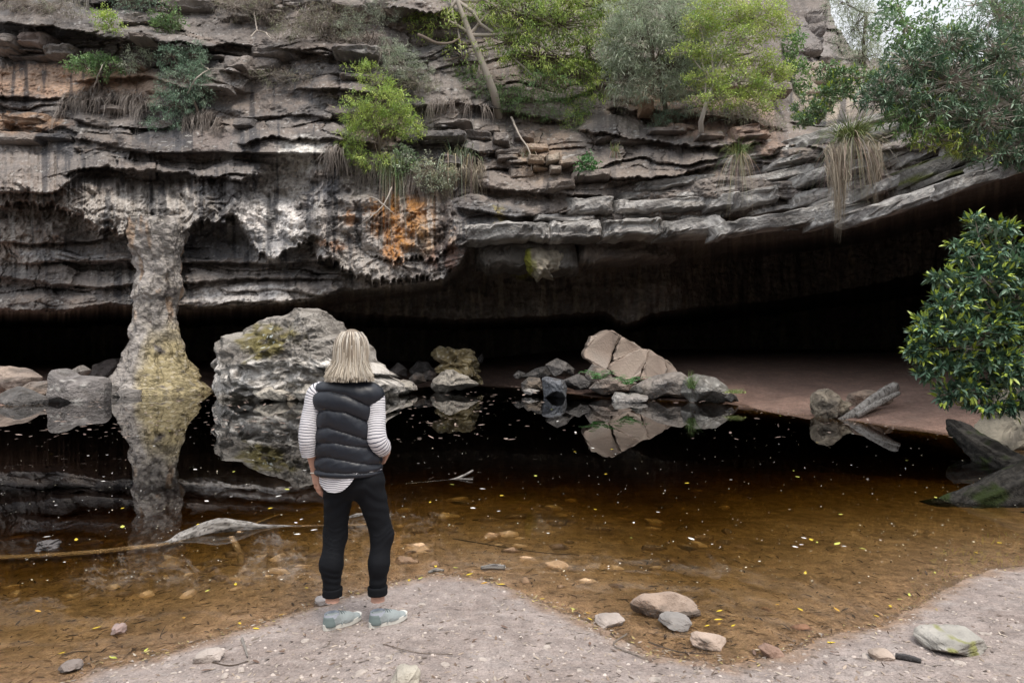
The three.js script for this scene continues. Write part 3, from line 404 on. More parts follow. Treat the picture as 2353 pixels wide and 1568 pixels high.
rockThing('bank_rock', 'grey lichened rock right of the grass tuft at the waterline', midGroup, [[1566, 905], [1575, 872], [1602, 858], [1640, 866], [1664, 884], [1678, 908], [1660, 924], [1590, 926]], 18.6, 0.6, stoneTone([0.28, 0.265, 0.245], [0.19, 0.18, 0.165], 5, 0.4), { seed: 54, facets: 5, rough: 0.05 });
rockThing('bank_rock', 'small dark stone right of the lichened rock', midGroup, [[1655, 910], [1672, 900], [1694, 908], [1698, 922], [1668, 926]], 18.2, 0.3, stoneTone(grey, dark, 5), { seed: 55, facets: 5 });
rockThing('flat_stone', 'flat pale topped slab in the water in front of the cracked slab', midGroup, [[1406, 916], [1414, 901], [1460, 903], [1504, 910], [1500, 922], [1440, 930], [1410, 926]], 18.9, 0.5, stoneTone([0.4, 0.38, 0.36], [0.3, 0.27, 0.25], 5), { seed: 56, facets: 3, rough: 0.02, planes: [[0, 1, 0.25, 0.5]] });
rockThing('bank_rock', 'small dark cube rock left of the broad sloping rock', midGroup, [[1446, 896], [1462, 884], [1484, 890], [1484, 906], [1452, 908]], 19.6, 0.3, stoneTone(grey, dark, 2), { seed: 57, facets: 6 });

// right bank
const rightGroup = 'rocks on the right bank';
rockThing('bank_rock', 'pitted yellow grey rock at the waterline beside the driftwood log', rightGroup, [[1866, 925], [1872, 900], [1900, 893], [1930, 910], [1960, 930], [1955, 962], [1900, 968], [1868, 955]], 14.9, 0.4, stoneTone([0.37, 0.31, 0.23], [0.2, 0.165, 0.13], 7), { seed: 61, facets: 1, rough: 0.35, pits: 0.25, lumps: 0.25, edge: 2.4, around: 90, rings: 30 });
rockThing('bank_rock', 'brown half buried rock just behind the driftwood log', rightGroup, [[1950, 935], [1962, 905], [2000, 895], [2040, 910], [2060, 940], [2000, 958]], 15.6, 0.5, stoneTone([0.27, 0.21, 0.165], brown, 3), { seed: 62, facets: 4, rough: 0.1 });
rockThing('bank_rock', 'squared tan stone at the right picture edge under the shrub', rightGroup, [[2310, 985], [2320, 972], [2362, 978], [2372, 1000], [2330, 1003]], 11.4, 0.25, stoneTone([0.3, 0.24, 0.19], brown, 9), { seed: 63, facets: 5, rough: 0.03 });
rockThing('boulder', 'tall mottled grey rock behind the glossy shrub at right edge', rightGroup, [[2262, 1010], [2300, 950], [2325, 890], [2390, 850], [2480, 860], [2500, 1050], [2380, 1046], [2290, 1030]], 10.8, 0.6, stoneTone([0.34, 0.3, 0.23], [0.1, 0.09, 0.07], 9), { seed: 64, facets: 6, rough: 0.3, lumps: 0.2, pits: 0.15, freq: 2.2 });

// slabs of the ledge over the cave mouth: parts of the cliff
const ledge = thing('rock_ledge', 'pale lichened stack of weathered slabs jutting over the cave mouth', 'rock ledge', null, at(1700, 470, 16.5));
// a bed block between a top and a bottom line: blunt ends, broken face, real underside
function bedBlock(x0, x1, yTop, yFoot, d, thick, slope, o = {}) {
  const k = d / FOCAL, uc = (x0 + x1) / 2, vc = (yTop(uc) + yFoot(uc)) / 2, W = (x1 - x0) * k, H = (yFoot(uc) - yTop(uc)) * k, NX = clamp(Math.round(W / 0.06), 10, 60), NY = clamp(Math.round(H / 0.045), 6, 26), P = [], I = [], sd = o.seed ?? 1, e1 = 1 - 0.02 * hash(sd, 3);
  const tl = hash(sd, 5) * 0.5 - 0.25, br = hash(sd, 6) * 0.5 - 0.25;
  const row = (back) => { for (let j = 0; j <= NY; j++) for (let i = 0; i <= NX; i++) {
    const s = 0.5 - 0.5 * Math.sign(cos(PI * i / NX)) * pow(abs(cos(PI * i / NX)), 0.6), t = 0.5 - 0.5 * Math.sign(cos(PI * j / NY)) * pow(abs(cos(PI * j / NY)), 0.7), u = lerp(x0, x1, s) + (x1 - x0) * 0.06 * noise(t * 2.2 + sd, s * 1.5, 3) + (t - 0.5) * (s < 0.5 ? tl : br) * 12, v = lerp(yTop(u), yFoot(u), t) + (yFoot(uc) - yTop(uc)) * 0.13 * (noise(u * 0.05, sd * 3.3, t * 1.5) + 0.6 * noise(u * 0.16, sd, t));
    const X = (u - uc) * k, Y = -(v - vc) * k, edge = pow(max(0, 1 - pow(abs(2 * s - 1), 12)), 1 / 3) * pow(max(0, 1 - pow(abs(2 * t - 1), 7)), 1 / 2.6), li = floor(Y * 7 + 0.8 * noise(X * 0.9, sd, 1) + 40), cr = floor(X * 0.9 + hash(li, sd) * 5);
    const face = thick * edge + edge * (0.13 * (hash(li, sd) - 0.5) + 0.1 * (hash(li, cr + sd) - 0.5) + 0.14 * fbm(X * 1.1 + sd, Y * 2.4, 3, 4) + 0.05 * noise(X * 7, Y * 9, sd)) - t * 0.0 + (0.5 - t) * -0.16 * edge;
    P.push(X, Y, (back ? -0.55 * thick - 0.1 : face - 0.5 * thick) - X * slope); } };
  row(false); row(true); const n = (NX + 1) * (NY + 1), q = (a, b, c, d2) => I.push(a, b, c, b, d2, c); for (let j = 0; j < NY; j++) for (let i = 0; i < NX; i++) { const a = j * (NX + 1) + i; q(a, a + NX + 1, a + 1, a + NX + 2); q(n + a, n + a + 1, n + a + NX + 1, n + a + NX + 2); }
  for (let i = 0; i < NX; i++) { q(i, i + 1, n + i, n + i + 1); const b = NY * (NX + 1) + i; q(b, n + b, b + 1, n + b + 1); } for (let j = 0; j < NY; j++) { const a = j * (NX + 1), b = a + NX; q(a, n + a, a + NX + 1, n + a + NX + 1); q(b, b + NX + 1, n + b, n + b + NX + 1); }
  const g = worldUV(toCreasedNormals(geo(P, I), 0.7)); g.userData = { centre: at(uc, vc, d) }; return g;
}
function ledgeSlab(x0, x1, yTop, yFoot, proud, thick, o = {}) {
  const uc = (x0 + x1) / 2, d = line(faceLine, uc) - proud, slope = (line(faceLine, uc + 100) - line(faceLine, uc - 100)) / 200 * FOCAL / d, sd = o.seed ?? 1, g = bedBlock(x0, x1, yTop, yFoot, d, thick, slope, o), a = [0.46, 0.44, 0.42], b = [0.2, 0.186, 0.178];
  paint(g, (x, y, z) => { let c = stoneTone(a, b, sd * 1.3, 0.4)(x, y, z); c = mix3(c, [0.66, 0.64, 0.61], 0.85 * smooth(0.25, 0.4, noise(x * 10, y * 12, z * 10 + sd) + 0.35 * noise(x * 2, y * 3, sd))); const s = noise(x * 0.8, y * 9, 3), k = smooth(0.1, 0.45, fbm(x * 0.9, y * 2, sd, 3)); c = mix3(mix3(c, [0.42, 0.36, 0.3], clamp(0.6 * s)), [0.1, 0.095, 0.09], 0.7 * k); if (o.moss) c = mix3(mix3(c, [0.07, 0.065, 0.055], 0.75), [0.085, 0.095, 0.018], smooth(0.05, 0.3, fbm(x * 2, y * 3, sd, 4))); return c; });
  const m = part(ledge, 'rock_slab', g, M.rock); m.position.copy(g.userData.centre).sub(ledge.position); return m;
}
{ // bedded rows stepping back up the slope, each bed broken into blocks
  const r = rng(81), foot = [[1040, 566], [1150, 556], [1350, 552], [1600, 548], [1850, 520], [1960, 510], [2050, 494], [2130, 470], [2200, 442], [2352, 394], [2460, 360]], top = [[1040, 548], [1200, 498], [1350, 452], [1500, 424], [1700, 368], [1900, 300], [2080, 246], [2200, 240], [2460, 210]];
  let drop = 0, row = 0; while (drop < 230 && row < 12) {
    const h = row === 0 ? 44 : row === 2 ? 36 : r.r(15, 30); for (let u = 1040 + r.r(-40, 30) + drop * 1.2; u < 2440;) {
      const w = r.r(60, 150) + (r() < 0.4 ? r.r(60, 150) : 0), x0 = u, x1 = u + w, squeeze = 1 - 0.1 * smooth(1900, 2352, u), y = (x) => line(foot, x) - drop * squeeze - 7 * noise(x * 0.008, row * 3, 4), hh = h * r.r(0.85, 1.2); u = x1 - r.r(0, 8);
      if (y(x0 + w / 2) - hh < line(top, x0 + w / 2) - 12 || (row > 1 && r() < 0.16)) continue;
      ledgeSlab(x0, x1, (x) => y(x) - hh, y, 0.55 - row * 0.2 + (row % 2 ? -0.22 : 0.1) + r.r(-0.25, 0.3), r.r(0.55, 0.95), { seed: 1 + floor(r() * 900), moss: x0 > 2090 && row < 4 && r() < 0.8 });
    }
    drop += h * 0.92; row++;
  }
}

// roof block and pale drip crust hanging behind the lip, parts of the cliff
{
  const cliff = scene.getObjectByName('cliff_face'), put = (g, tone, label) => { paint(g, tone); const m = part(cliff, 'roof_block', g, M.rock, label); m.position.copy(g.userData.centre); };
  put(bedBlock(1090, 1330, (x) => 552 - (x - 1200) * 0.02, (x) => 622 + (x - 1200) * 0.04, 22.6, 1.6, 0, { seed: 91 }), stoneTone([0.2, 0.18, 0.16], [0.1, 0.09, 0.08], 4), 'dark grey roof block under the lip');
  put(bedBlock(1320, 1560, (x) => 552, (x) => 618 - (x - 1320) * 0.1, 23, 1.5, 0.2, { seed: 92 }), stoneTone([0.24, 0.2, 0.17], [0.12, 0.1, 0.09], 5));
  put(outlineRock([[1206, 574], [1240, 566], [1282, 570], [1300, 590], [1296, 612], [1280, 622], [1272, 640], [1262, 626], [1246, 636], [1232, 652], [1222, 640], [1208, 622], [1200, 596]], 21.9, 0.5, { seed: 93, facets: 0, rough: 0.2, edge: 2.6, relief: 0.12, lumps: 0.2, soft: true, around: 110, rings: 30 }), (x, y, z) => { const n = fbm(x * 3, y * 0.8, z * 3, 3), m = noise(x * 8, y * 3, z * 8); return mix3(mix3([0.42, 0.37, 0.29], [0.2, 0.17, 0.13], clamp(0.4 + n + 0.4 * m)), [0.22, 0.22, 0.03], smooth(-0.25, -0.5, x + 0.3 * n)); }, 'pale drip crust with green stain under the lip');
}
// squared blocks that stand out of the bedding, parts of the cliff
{
  const r = rng(55), cliff = scene.getObjectByName('cliff_face'), put = (u0, v0, u1, v1, proud, tilt, col) => {
    const uc = (u0 + u1) / 2, vc = (v0 + v1) / 2, d = cliffDepth(uc, vc) - proud, j = () => r.r(-0.07, 0.07), w = u1 - u0, h = v1 - v0, pts = [[u0 + w * j(), v0 + h * j() + tilt], [uc, v0 + h * j()], [u1 + w * j(), v0 + h * j() - tilt], [u1 + w * j(), vc], [u1 + w * j(), v1 + h * j() - tilt], [uc, v1 + h * j()], [u0 + w * j(), v1 + h * j() + tilt], [u0 + w * j(), vc]];
    const g = bedBlock(u0, u1, (x) => v0 + tilt * (x - uc) / w * -2, (x) => v1 + tilt * (x - uc) / w * -2, d, r.r(0.4, 0.75), 0, { seed: floor(u0 * 3 + v0) }); const o = { ...cliffPoint(uc, vc) }, ctr = g.userData.centre, tint = r();
    paint(g, (x, y, z) => { const k = rockColour(uc + x * FOCAL / d, vc - y * FOCAL / d, { ...o, tint, zone: 'bed' }, x + ctr.x, y + ctr.y, z + ctr.z); return col ? mix3(k, col, 0.6) : k; }); const m = part(cliff, 'rock_block', g, M.rock); m.position.copy(ctr); };
  put(516, 126, 576, 166, 0.45, 2); put(580, 132, 640, 164, 0.3, 1); put(50, 78, 118, 112, 0.45, -3, [0.3, 0.23, 0.2]); put(-20, 84, 44, 112, 0.4, 0);
  put(1205, 330, 1262, 352, 0.35, -2, [0.44, 0.33, 0.25]); put(1212, 356, 1250, 374, 0.35, -1, [0.48, 0.38, 0.29]); put(1254, 354, 1286, 376, 0.3, 3, [0.42, 0.36, 0.29]); put(1222, 378, 1262, 396, 0.3, 0, [0.46, 0.36, 0.27]); put(1262, 380, 1290, 398, 0.25, 0, [0.3, 0.27, 0.24]); put(1180, 300, 1228, 326, 0.3, -2); put(1060, 300, 1128, 322, 0.4, -2); put(1132, 306, 1172, 336, 0.35, -2);
  put(1010, 358, 1062, 382, 0.35, -4); put(1470, 232, 1500, 262, 0.4, 0, [0.42, 0.27, 0.18]); put(1500, 246, 1560, 280, 0.4, -3, [0.4, 0.27, 0.19]); put(1600, 300, 1660, 322, 0.4, -3); put(1680, 290, 1740, 316, 0.4, 3); put(1830, 100, 1890, 128, 0.6, 6); put(1890, 132, 1960, 160, 0.5, -4); put(1822, 140, 1900, 196, 0.4, 0, [0.5, 0.43, 0.35]); put(1906, 150, 2000, 200, 0.4, 0, [0.46, 0.4, 0.34]); put(1826, 204, 1910, 262, 0.35, 0, [0.5, 0.42, 0.34]); put(1840, 20, 1900, 92, 0.8, 12);
  for (let i = 0; i < 74; i++) { const u = r.r(-40, 1780), v = u < 1000 ? r.r(-10, 330) : r.r(100, 440), c = cliffPoint(u, v); if (c.zone !== 'bed') continue; const w = r.r(36, 120), h = r.r(11, 30); put(u, v, u + w, v + h, r.r(0.05, 0.3), r.r(-3, 3) - (u < 900 ? 0.02 : -0.02) * w); }
}

// ---------------------------------------------------------------- plants
const yUp = V(0, 1, 0);
function tube(pts, r0, r1, sides = 5, P = [], I = []) { // tapered limb along points
  const base = P.length / 3, n = pts.length; let side = V(1, 0, 0);
  for (let i = 0; i < n; i++) { const t = pts[min(i + 1, n - 1)].clone().sub(pts[max(i - 1, 0)]).normalize(); side.addScaledVector(t, -side.dot(t)); if (side.lengthSq() < 1e-6) side.set(0, 0, 1).addScaledVector(t, -t.z); side.normalize(); const b = t.clone().cross(side), r = lerp(r0, r1, i / (n - 1));
    for (let k = 0; k < sides; k++) { const a = k / sides * 2 * PI; P.push(pts[i].x + r * (cos(a) * side.x + sin(a) * b.x), pts[i].y + r * (cos(a) * side.y + sin(a) * b.y), pts[i].z + r * (cos(a) * side.z + sin(a) * b.z)); } }
  for (let i = 0; i < n - 1; i++) for (let k = 0; k < sides; k++) { const a = base + i * sides + k, b = base + i * sides + (k + 1) % sides; I.push(a, b, a + sides, b, b + sides, a + sides); }
  const e = P.length / 3; P.push(pts[n - 1].x, pts[n - 1].y, pts[n - 1].z); for (let k = 0; k < sides; k++) I.push(e - sides + k, e - sides + (k + 1) % sides, e);
  const s = P.length / 3; P.push(pts[0].x, pts[0].y, pts[0].z); for (let k = 0; k < sides; k++) I.push(base + (k + 1) % sides, base + k, s);
  return [P, I];
}
function wander(a, b, n, amp, r) { const out = []; for (let i = 0; i <= n; i++) { const t = i / n, p = a.clone().lerp(b, t), w = amp * sin(PI * t); p.x += w * r.r(-1, 1); p.y += w * r.r(-0.6, 0.8); p.z += w * r.r(-1, 1); out.push(p); } return out; }
const leafShape = (len, wid, fold, curl) => { // lance-shaped, folded along its rib
  const x = [0, 0.28, 0.62, 1], w = [0.05, 0.9, 0.75, 0], P = [], I = []; for (let i = 0; i < 4; i++) { const X = x[i] * len, W = w[i] * wid / 2, y = -curl * x[i] * x[i] * len; P.push(X, y, 0, X, y + fold * W, W, X, y + fold * W, -W); }
  for (let i = 0; i < 3; i++) { const a = i * 3, b = a + 3; I.push(a, a + 1, b, a + 1, b + 1, b, a, b, a + 2, a + 2, b, b + 2); } return finish(geo(P, I)); };
const LEAF = { lance: leafShape(1, 0.2, 0.35, 0.15), broad: leafShape(1, 0.34, 0.3, 0.12), small: leafShape(1, 0.5, 0.2, 0.05), needle: leafShape(1, 0.11, 0.2, 0.25) };
const mQ = new THREE.Quaternion(), mX = new THREE.Matrix4(), cA = new THREE.Color();
function leaves(parent, name, list, shape, material) { // list: [position, direction, roll, length, colour]
  const m = new THREE.InstancedMesh(shape, material, list.length), y = V(0, 0, 0), z = V(0, 0, 0);
  list.forEach(([p, dir, roll, len, col], i) => { const x = dir.clone().normalize(); z.copy(x).cross(abs(x.y) > 0.95 ? V(1, 0, 0) : yUp).normalize(); y.copy(z).cross(x); const c = cos(roll), s = sin(roll), y2 = y.clone().multiplyScalar(c).addScaledVector(z, s), z2 = x.clone().cross(y2); mX.makeBasis(x, y2, z2).scale(V(len, len, len)).setPosition(p); m.setMatrixAt(i, mX); m.setColorAt(i, cA.setRGB(...col)); });
  m.name = name; lit(m); parent.add(m); return m;
}
const tones = (r, list) => { const a = r.pick(list), b = r.pick(list), t = r(), g = r.r(0.75, 1.25); return [lerp(a[0], b[0], t) * g, lerp(a[1], b[1], t) * g, lerp(a[2], b[2], t) * g]; };
const GREEN = {
  yellow: [[0.44, 0.56, 0.13], [0.56, 0.66, 0.18], [0.3, 0.45, 0.12]], mid: [[0.2, 0.34, 0.13], [0.28, 0.42, 0.16], [0.14, 0.25, 0.1]], blue: [[0.26, 0.4, 0.28], [0.36, 0.47, 0.34], [0.19, 0.3, 0.2]], grey: [[0.42, 0.5, 0.35], [0.54, 0.58, 0.45], [0.33, 0.39, 0.29]],
  dark: [[0.05, 0.095, 0.05], [0.075, 0.13, 0.07], [0.035, 0.07, 0.04]], sheen: [[0.17, 0.27, 0.17], [0.24, 0.33, 0.23], [0.11, 0.2, 0.12]],
};
// a woody plant: trunk, limbs to each bough, twigs to clumps, leaves about the clumps
function woody(name, label, category, group, o) {
  const r = rng(o.seed), root = o.root, t = thing(name, label, category, group, root), P = [], I = [], TP = [], TI = [], list = [];
  const d = o.d, px = d / FOCAL, local = (u, v, dd = 0) => at(u, v, d + dd).sub(root);
  const stem = o.stem ? o.stem.map(([u, v, dd]) => local(u, v, dd ?? 0)) : null, hub = stem ? stem[stem.length - 1] : V(0, 0.15, 0);
  if (stem) tube([V(0, -0.1, 0), ...stem], o.girth, o.girth * 0.45, 7, P, I);
  for (const [u, v, ru, rv, dd = 0, share = 1, col] of o.boughs) {
    const c = local(u, v, dd), R = V(ru * px, rv * px, max(ru, rv) * px * (o.deep ?? 0.7)), from = stem ? stem[floor(r.r(0.4, 1) * (stem.length - 0.01))] : hub.clone().multiplyScalar(0.2);
    tube(wander(from.clone(), c, 6, c.distanceTo(from) * 0.05, r), o.girth * 0.42, o.girth * 0.14, 5, P, I);
    const clumps = max(3, Math.round(o.density * share * ru * rv / 100));
    for (let k = 0; k < clumps; k++) {
      let q; do q = V(r.r(-1, 1), r.r(-1, 1), r.r(-1, 1)); while (q.lengthSq() > 1); q.multiplyScalar(pow(q.length(), -0.35) * (1 + 0.35 * abs(r.g()))); const lean = q.clone();
      q.multiply(R).add(c); q.x += 0.15 * R.x * noise(q.x * 2, q.y * 2, q.z * 2); if (r() < (o.twigs ?? 0.5)) tube(wander(c.clone().lerp(q, 0.1), q, 4, c.distanceTo(q) * 0.08, r), o.girth * 0.11, o.girth * 0.045, 3, TP, TI);
      const tone = tones(r, col ?? o.colours), axis = V(lean.x + r.g() * 0.5, lean.y + r.r(-0.2, 0.9) - (o.droop ?? 0), lean.z + r.g() * 0.5).normalize(), n = Math.round(o.per * r.r(0.6, 1.4));
      for (let j = 0; j < n; j++) {
        const s = o.size * r.r(0.65, 1.25), tip = o.rosette && j < n * 0.4 && r() < (o.tips ?? 0.6) * (k % 3 ? 0.75 : 1.3);
        const dir = o.rosette ? axis.clone().multiplyScalar(tip ? 1.1 : r.r(-0.1, 0.7)).add(V(r.g(), r.g(), r.g()).multiplyScalar(tip ? 0.5 : 0.95)) : V(r.g(), r.g() - (o.droop ?? 0.1), r.g()).addScaledVector(axis, 0.5);
        const p = q.clone().add(V(r.g(), r.g() * 0.7, r.g()).multiplyScalar(o.rosette ? 0.02 : o.spread)); if (o.rosette) p.addScaledVector(axis, tip ? 0.04 : -0.03 * r());
        const g = r.r(0.8, 1.2); list.push([p, dir, r.r(-0.8, 0.8), s * (tip ? 0.85 : 1), tip ? [0.44 * g, 0.54 * g, 0.09] : tone.map((x) => x * g)]);
      }
    }
  }
  if (P.length) part(t, 'trunk', finish(geo(P, I)), o.bark ?? M.bark); if (TP.length) part(t, 'twigs', finish(geo(TP, TI)), o.twigBark ?? o.bark ?? M.bark).userData.kind = 'stuff';
  leaves(t, 'crown', list, LEAF[o.leaf], o.gloss ? M.leafGloss : M.leafSoft).userData.kind = 'stuff'; return t;
}
const rooted = (u, v, proud = 0.05) => onCliff(u, v, proud);
function cliffPlant(name, label, category, group, seed, ru, rv, o) { const root = rooted(ru, rv); woody(name, label, category, group, { seed, root, d: -root.z - (o.out ?? 0.45), girth: 0.05, density: 5, per: 14, size: 0.1, spread: 0.12, leaf: 'small', colours: GREEN.mid, ...o }); }
const shelf = 'shrubs on the cliff ledges';
cliffPlant('ledge_shrub', 'small green shrub over a root mat on the left orange ledge', 'shrub', shelf, 201, 225, 212, { stem: [[228, 196], [222, 178]], boughs: [[195, 150, 40, 18], [245, 155, 34, 24], [222, 140, 26, 12]], density: 9, size: 0.09 });
cliffPlant('ledge_sapling', 'tall blue green sapling with airy foliage left of centre ledges', 'sapling', shelf, 202, 458, 282, { stem: [[452, 250], [440, 220], [430, 180]], boughs: [[396, 128, 36, 18], [440, 122, 30, 24], [415, 190, 52, 36], [400, 240, 46, 30], [376, 282, 36, 14], [462, 200, 24, 36], [440, 160, 30, 20]], density: 7, size: 0.1, colours: GREEN.blue, per: 16, leaf: 'lance' });
cliffPlant('ledge_shrub', 'pale yellow green tuft of leaves at the top left', 'shrub', shelf, 203, 245, 70, { boughs: [[235, 40, 22, 22], [258, 52, 20, 20]], density: 7, colours: GREEN.yellow, size: 0.08 });
cliffPlant('ledge_shrub', 'rounded dark leafy bush hanging near the top, left of centre', 'shrub', shelf, 204, 380, 70, { boughs: [[385, 42, 34, 24], [372, 58, 20, 20]], density: 7, colours: [...GREEN.mid, [0.13, 0.1, 0.07]], size: 0.1 });
cliffPlant('ledge_shrub', 'sparse grey green sprig beside the blue green sapling', 'shrub', shelf, 205, 306, 170, { boughs: [[315, 128, 28, 22], [300, 150, 18, 14]], density: 6, colours: GREEN.grey, size: 0.1, leaf: 'lance' });
cliffPlant('ledge_shrub', 'grey leafed bush spilling from the top edge above the left ledges', 'shrub', shelf, 206, 300, 24, { boughs: [[292, 8, 30, 22], [345, 0, 26, 14]], density: 7, colours: GREEN.blue, size: 0.09, leaf: 'lance' });
cliffPlant('ledge_sapling', 'yellow green sapling reaching up above the orange drip crust', 'sapling', shelf, 207, 872, 368, { out: 0.7, stem: [[872, 330], [866, 290], [864, 240]], boughs: [[845, 162, 34, 14], [872, 192, 30, 14], [905, 216, 22, 10], [868, 236, 70, 22], [830, 268, 44, 26], [912, 268, 40, 26], [806, 318, 26, 22], [948, 300, 26, 24], [866, 372, 50, 14], [812, 346, 20, 12], [880, 290, 40, 24, 0, 0.5]], density: 8, per: 14, size: 0.12, colours: GREEN.yellow, leaf: 'lance' });
cliffPlant('ledge_shrub', 'dark green bush right of the yellow green sapling', 'shrub', shelf, 208, 935, 410, { boughs: [[930, 372, 26, 34], [910, 392, 24, 20]], density: 8, colours: [...GREEN.mid, ...GREEN.grey], size: 0.09 });
cliffPlant('ledge_shrub', 'pale creamy flowered scrub on the ledge above the orange crust', 'shrub', shelf, 209, 985, 430, { boughs: [[985, 390, 30, 30], [1020, 400, 26, 24], [1000, 425, 34, 14]], density: 6, colours: [...GREEN.grey, [0.4, 0.38, 0.22]], size: 0.07 });
const slope = 'trees on the slope above the cave';
cliffPlant('leaning_tree', 'large yellow green tree with pale leaning trunk at top centre', 'tree', slope, 211, 1145, 262, { out: 1.0, girth: 0.16, bark: M.paleBark, twigBark: M.bark, stem: [[1135, 215], [1110, 150], [1080, 80], [1050, 0], [1030, -70]], boughs: [[1280, 50, 88, 50], [1352, 110, 40, 62], [1382, 190, 26, 36], [1205, 40, 80, 46], [1240, 130, 84, 44], [1320, 170, 50, 36], [1170, 100, 50, 34], [1310, 0, 100, 34], [1130, 20, 60, 30], [1190, -20, 80, 30], [1240, 195, 60, 30, 0, 0.8, GREEN.mid], [1010, 60, 60, 30], [985, 20, 50, 26], [1060, 130, 50, 30, 0, 0.6], [1400, 60, 50, 50, 0, 0.6], [1390, 10, 70, 36]], density: 3.8, per: 15, size: 0.15, spread: 0.16, leaf: 'lance', colours: [...GREEN.yellow, [0.13, 0.22, 0.05]], droop: 0.35 });
cliffPlant('slope_shrub', 'dull green understorey bush below the leaning tree', 'shrub', slope, 212, 1130, 255, { boughs: [[1100, 205, 56, 26], [1165, 225, 50, 26], [1230, 245, 60, 24], [1060, 185, 36, 22]], density: 5.5, colours: GREEN.mid, size: 0.11, leaf: 'lance' });
cliffPlant('slope_shrub', 'grey green feathery bush left of the leaning tree', 'shrub', slope, 213, 930, 195, { boughs: [[920, 140, 34, 34], [955, 165, 36, 22], [900, 110, 26, 20]], density: 6.5, colours: GREEN.grey, size: 0.1, leaf: 'needle', per: 24 });
cliffPlant('slope_shrub', 'dusky bush with bare stems at the top, left of the centre trees', 'shrub', slope, 214, 850, 100, { boughs: [[835, 50, 44, 34], [880, 20, 40, 26], [800, 60, 30, 24]], density: 4, colours: [...GREEN.grey, [0.16, 0.14, 0.12]], size: 0.09, leaf: 'needle', per: 22 });
cliffPlant('slope_shrub', 'trailing green bush dangling below the leaning tree at centre', 'shrub', slope, 215, 1330, 260, { boughs: [[1318, 275, 36, 20], [1345, 300, 36, 20], [1370, 320, 32, 18], [1330, 240, 30, 24]], density: 8, colours: [...GREEN.mid, ...GREEN.yellow], size: 0.11, leaf: 'lance' });
cliffPlant('slope_shrub', 'small bright green sprig low on the bricklike rocks', 'shrub', slope, 216, 1345, 398, { boughs: [[1348, 375, 18, 20], [1338, 392, 12, 10]], density: 10, colours: [[0.09, 0.25, 0.08], [0.14, 0.32, 0.1]], size: 0.1 });
cliffPlant('feathery_tree', 'hazy grey green tree with fine foliage right of the leaning tree', 'tree', slope, 217, 1530, 250, { out: 0.8, girth: 0.09, stem: [[1520, 200], [1500, 150], [1500, 90]], boughs: [[1470, 90, 70, 60], [1550, 60, 80, 54], [1440, 170, 40, 44], [1540, 150, 70, 50], [1610, 110, 46, 60], [1480, 20, 80, 36], [1500, 205, 50, 24], [1580, 190, 60, 34], [1600, 30, 60, 40], [1420, 110, 40, 50]], density: 3.3, per: 26, size: 0.2, spread: 0.2, leaf: 'needle', colours: GREEN.grey });
cliffPlant('ledge_sapling', 'flat layered yellow green tree on the red earth slope', 'tree', slope, 218, 1612, 318, { out: 0.7, girth: 0.09, bark: M.paleBark, twigBark: M.paleBark, stem: [[1610, 280], [1622, 240], [1640, 190], [1660, 130]], boughs: [[1700, 40, 80, 18], [1755, 22, 50, 14], [1640, 128, 50, 12], [1715, 140, 60, 18], [1620, 180, 44, 16], [1690, 190, 60, 20], [1755, 205, 44, 20], [1700, 90, 60, 14], [1650, 225, 60, 16], [1740, 240, 46, 14], [1610, 60, 40, 20], [1770, 60, 50, 16], [1780, 160, 40, 18], [1580, 120, 40, 14], [1640, 20, 60, 16]], density: 7, per: 22, size: 0.075, spread: 0.16, colours: [...GREEN.yellow, [0.46, 0.48, 0.2]] });
cliffPlant('slope_shrub', 'low blue green bush on the red earth between the two right trees', 'shrub', slope, 219, 1540, 290, { boughs: [[1540, 268, 36, 16], [1520, 280, 22, 12]], density: 7, colours: GREEN.blue, size: 0.1, leaf: 'needle', per: 22 });
cliffPlant('slope_shrub', 'grey scrub tangle at the right top of the red slope', 'shrub', slope, 220, 1640, 280, { boughs: [[1600, 235, 60, 26], [1680, 262, 50, 18]], density: 3.5, colours: [...GREEN.grey, [0.2, 0.18, 0.16]], size: 0.14, leaf: 'needle', per: 22 });
cliffPlant('slope_shrub', 'dark ivy like bush hugging the pale outcrop at upper right', 'shrub', slope, 221, 1826, 200, { boughs: [[1822, 120, 18, 44], [1835, 180, 16, 36]], density: 6, colours: GREEN.mid, size: 0.16, spread: 0.2 });
woody('skyline_tree', 'pale hazy tree on the skyline beside the sky gap', 'tree', 'trees on the skyline', { seed: 222, root: at(1985, 150, 27), d: 26.5, girth: 0.09, stem: [[1985, 90], [1990, 30]], boughs: [[1965, 60, 40, 60], [1945, 10, 46, 34], [2000, 90, 34, 34], [2020, 30, 26, 26, 0, 0.5], [1990, 130, 60, 22]], density: 5, per: 14, size: 0.2, spread: 0.25, leaf: 'needle', colours: GREEN.grey });
woody('skyline_tree', 'thin open tree with small leaves in front of the sky gap', 'tree', 'trees on the skyline', { seed: 223, root: at(2075, 190, 22), d: 21.8, girth: 0.07, bark: M.paleBark, stem: [[2070, 120], [2080, 60], [2060, 10]], boughs: [[2050, 70, 36, 40, 0, 0.6], [2100, 100, 40, 36, 0, 0.8], [2130, 40, 36, 26, 0, 0.45], [2060, 15, 40, 24, 0, 0.5], [2180, 90, 46, 36], [2110, 145, 60, 24]], density: 4.5, per: 12, size: 0.15, spread: 0.2, leaf: 'small', colours: [...GREEN.blue, ...GREEN.mid] });
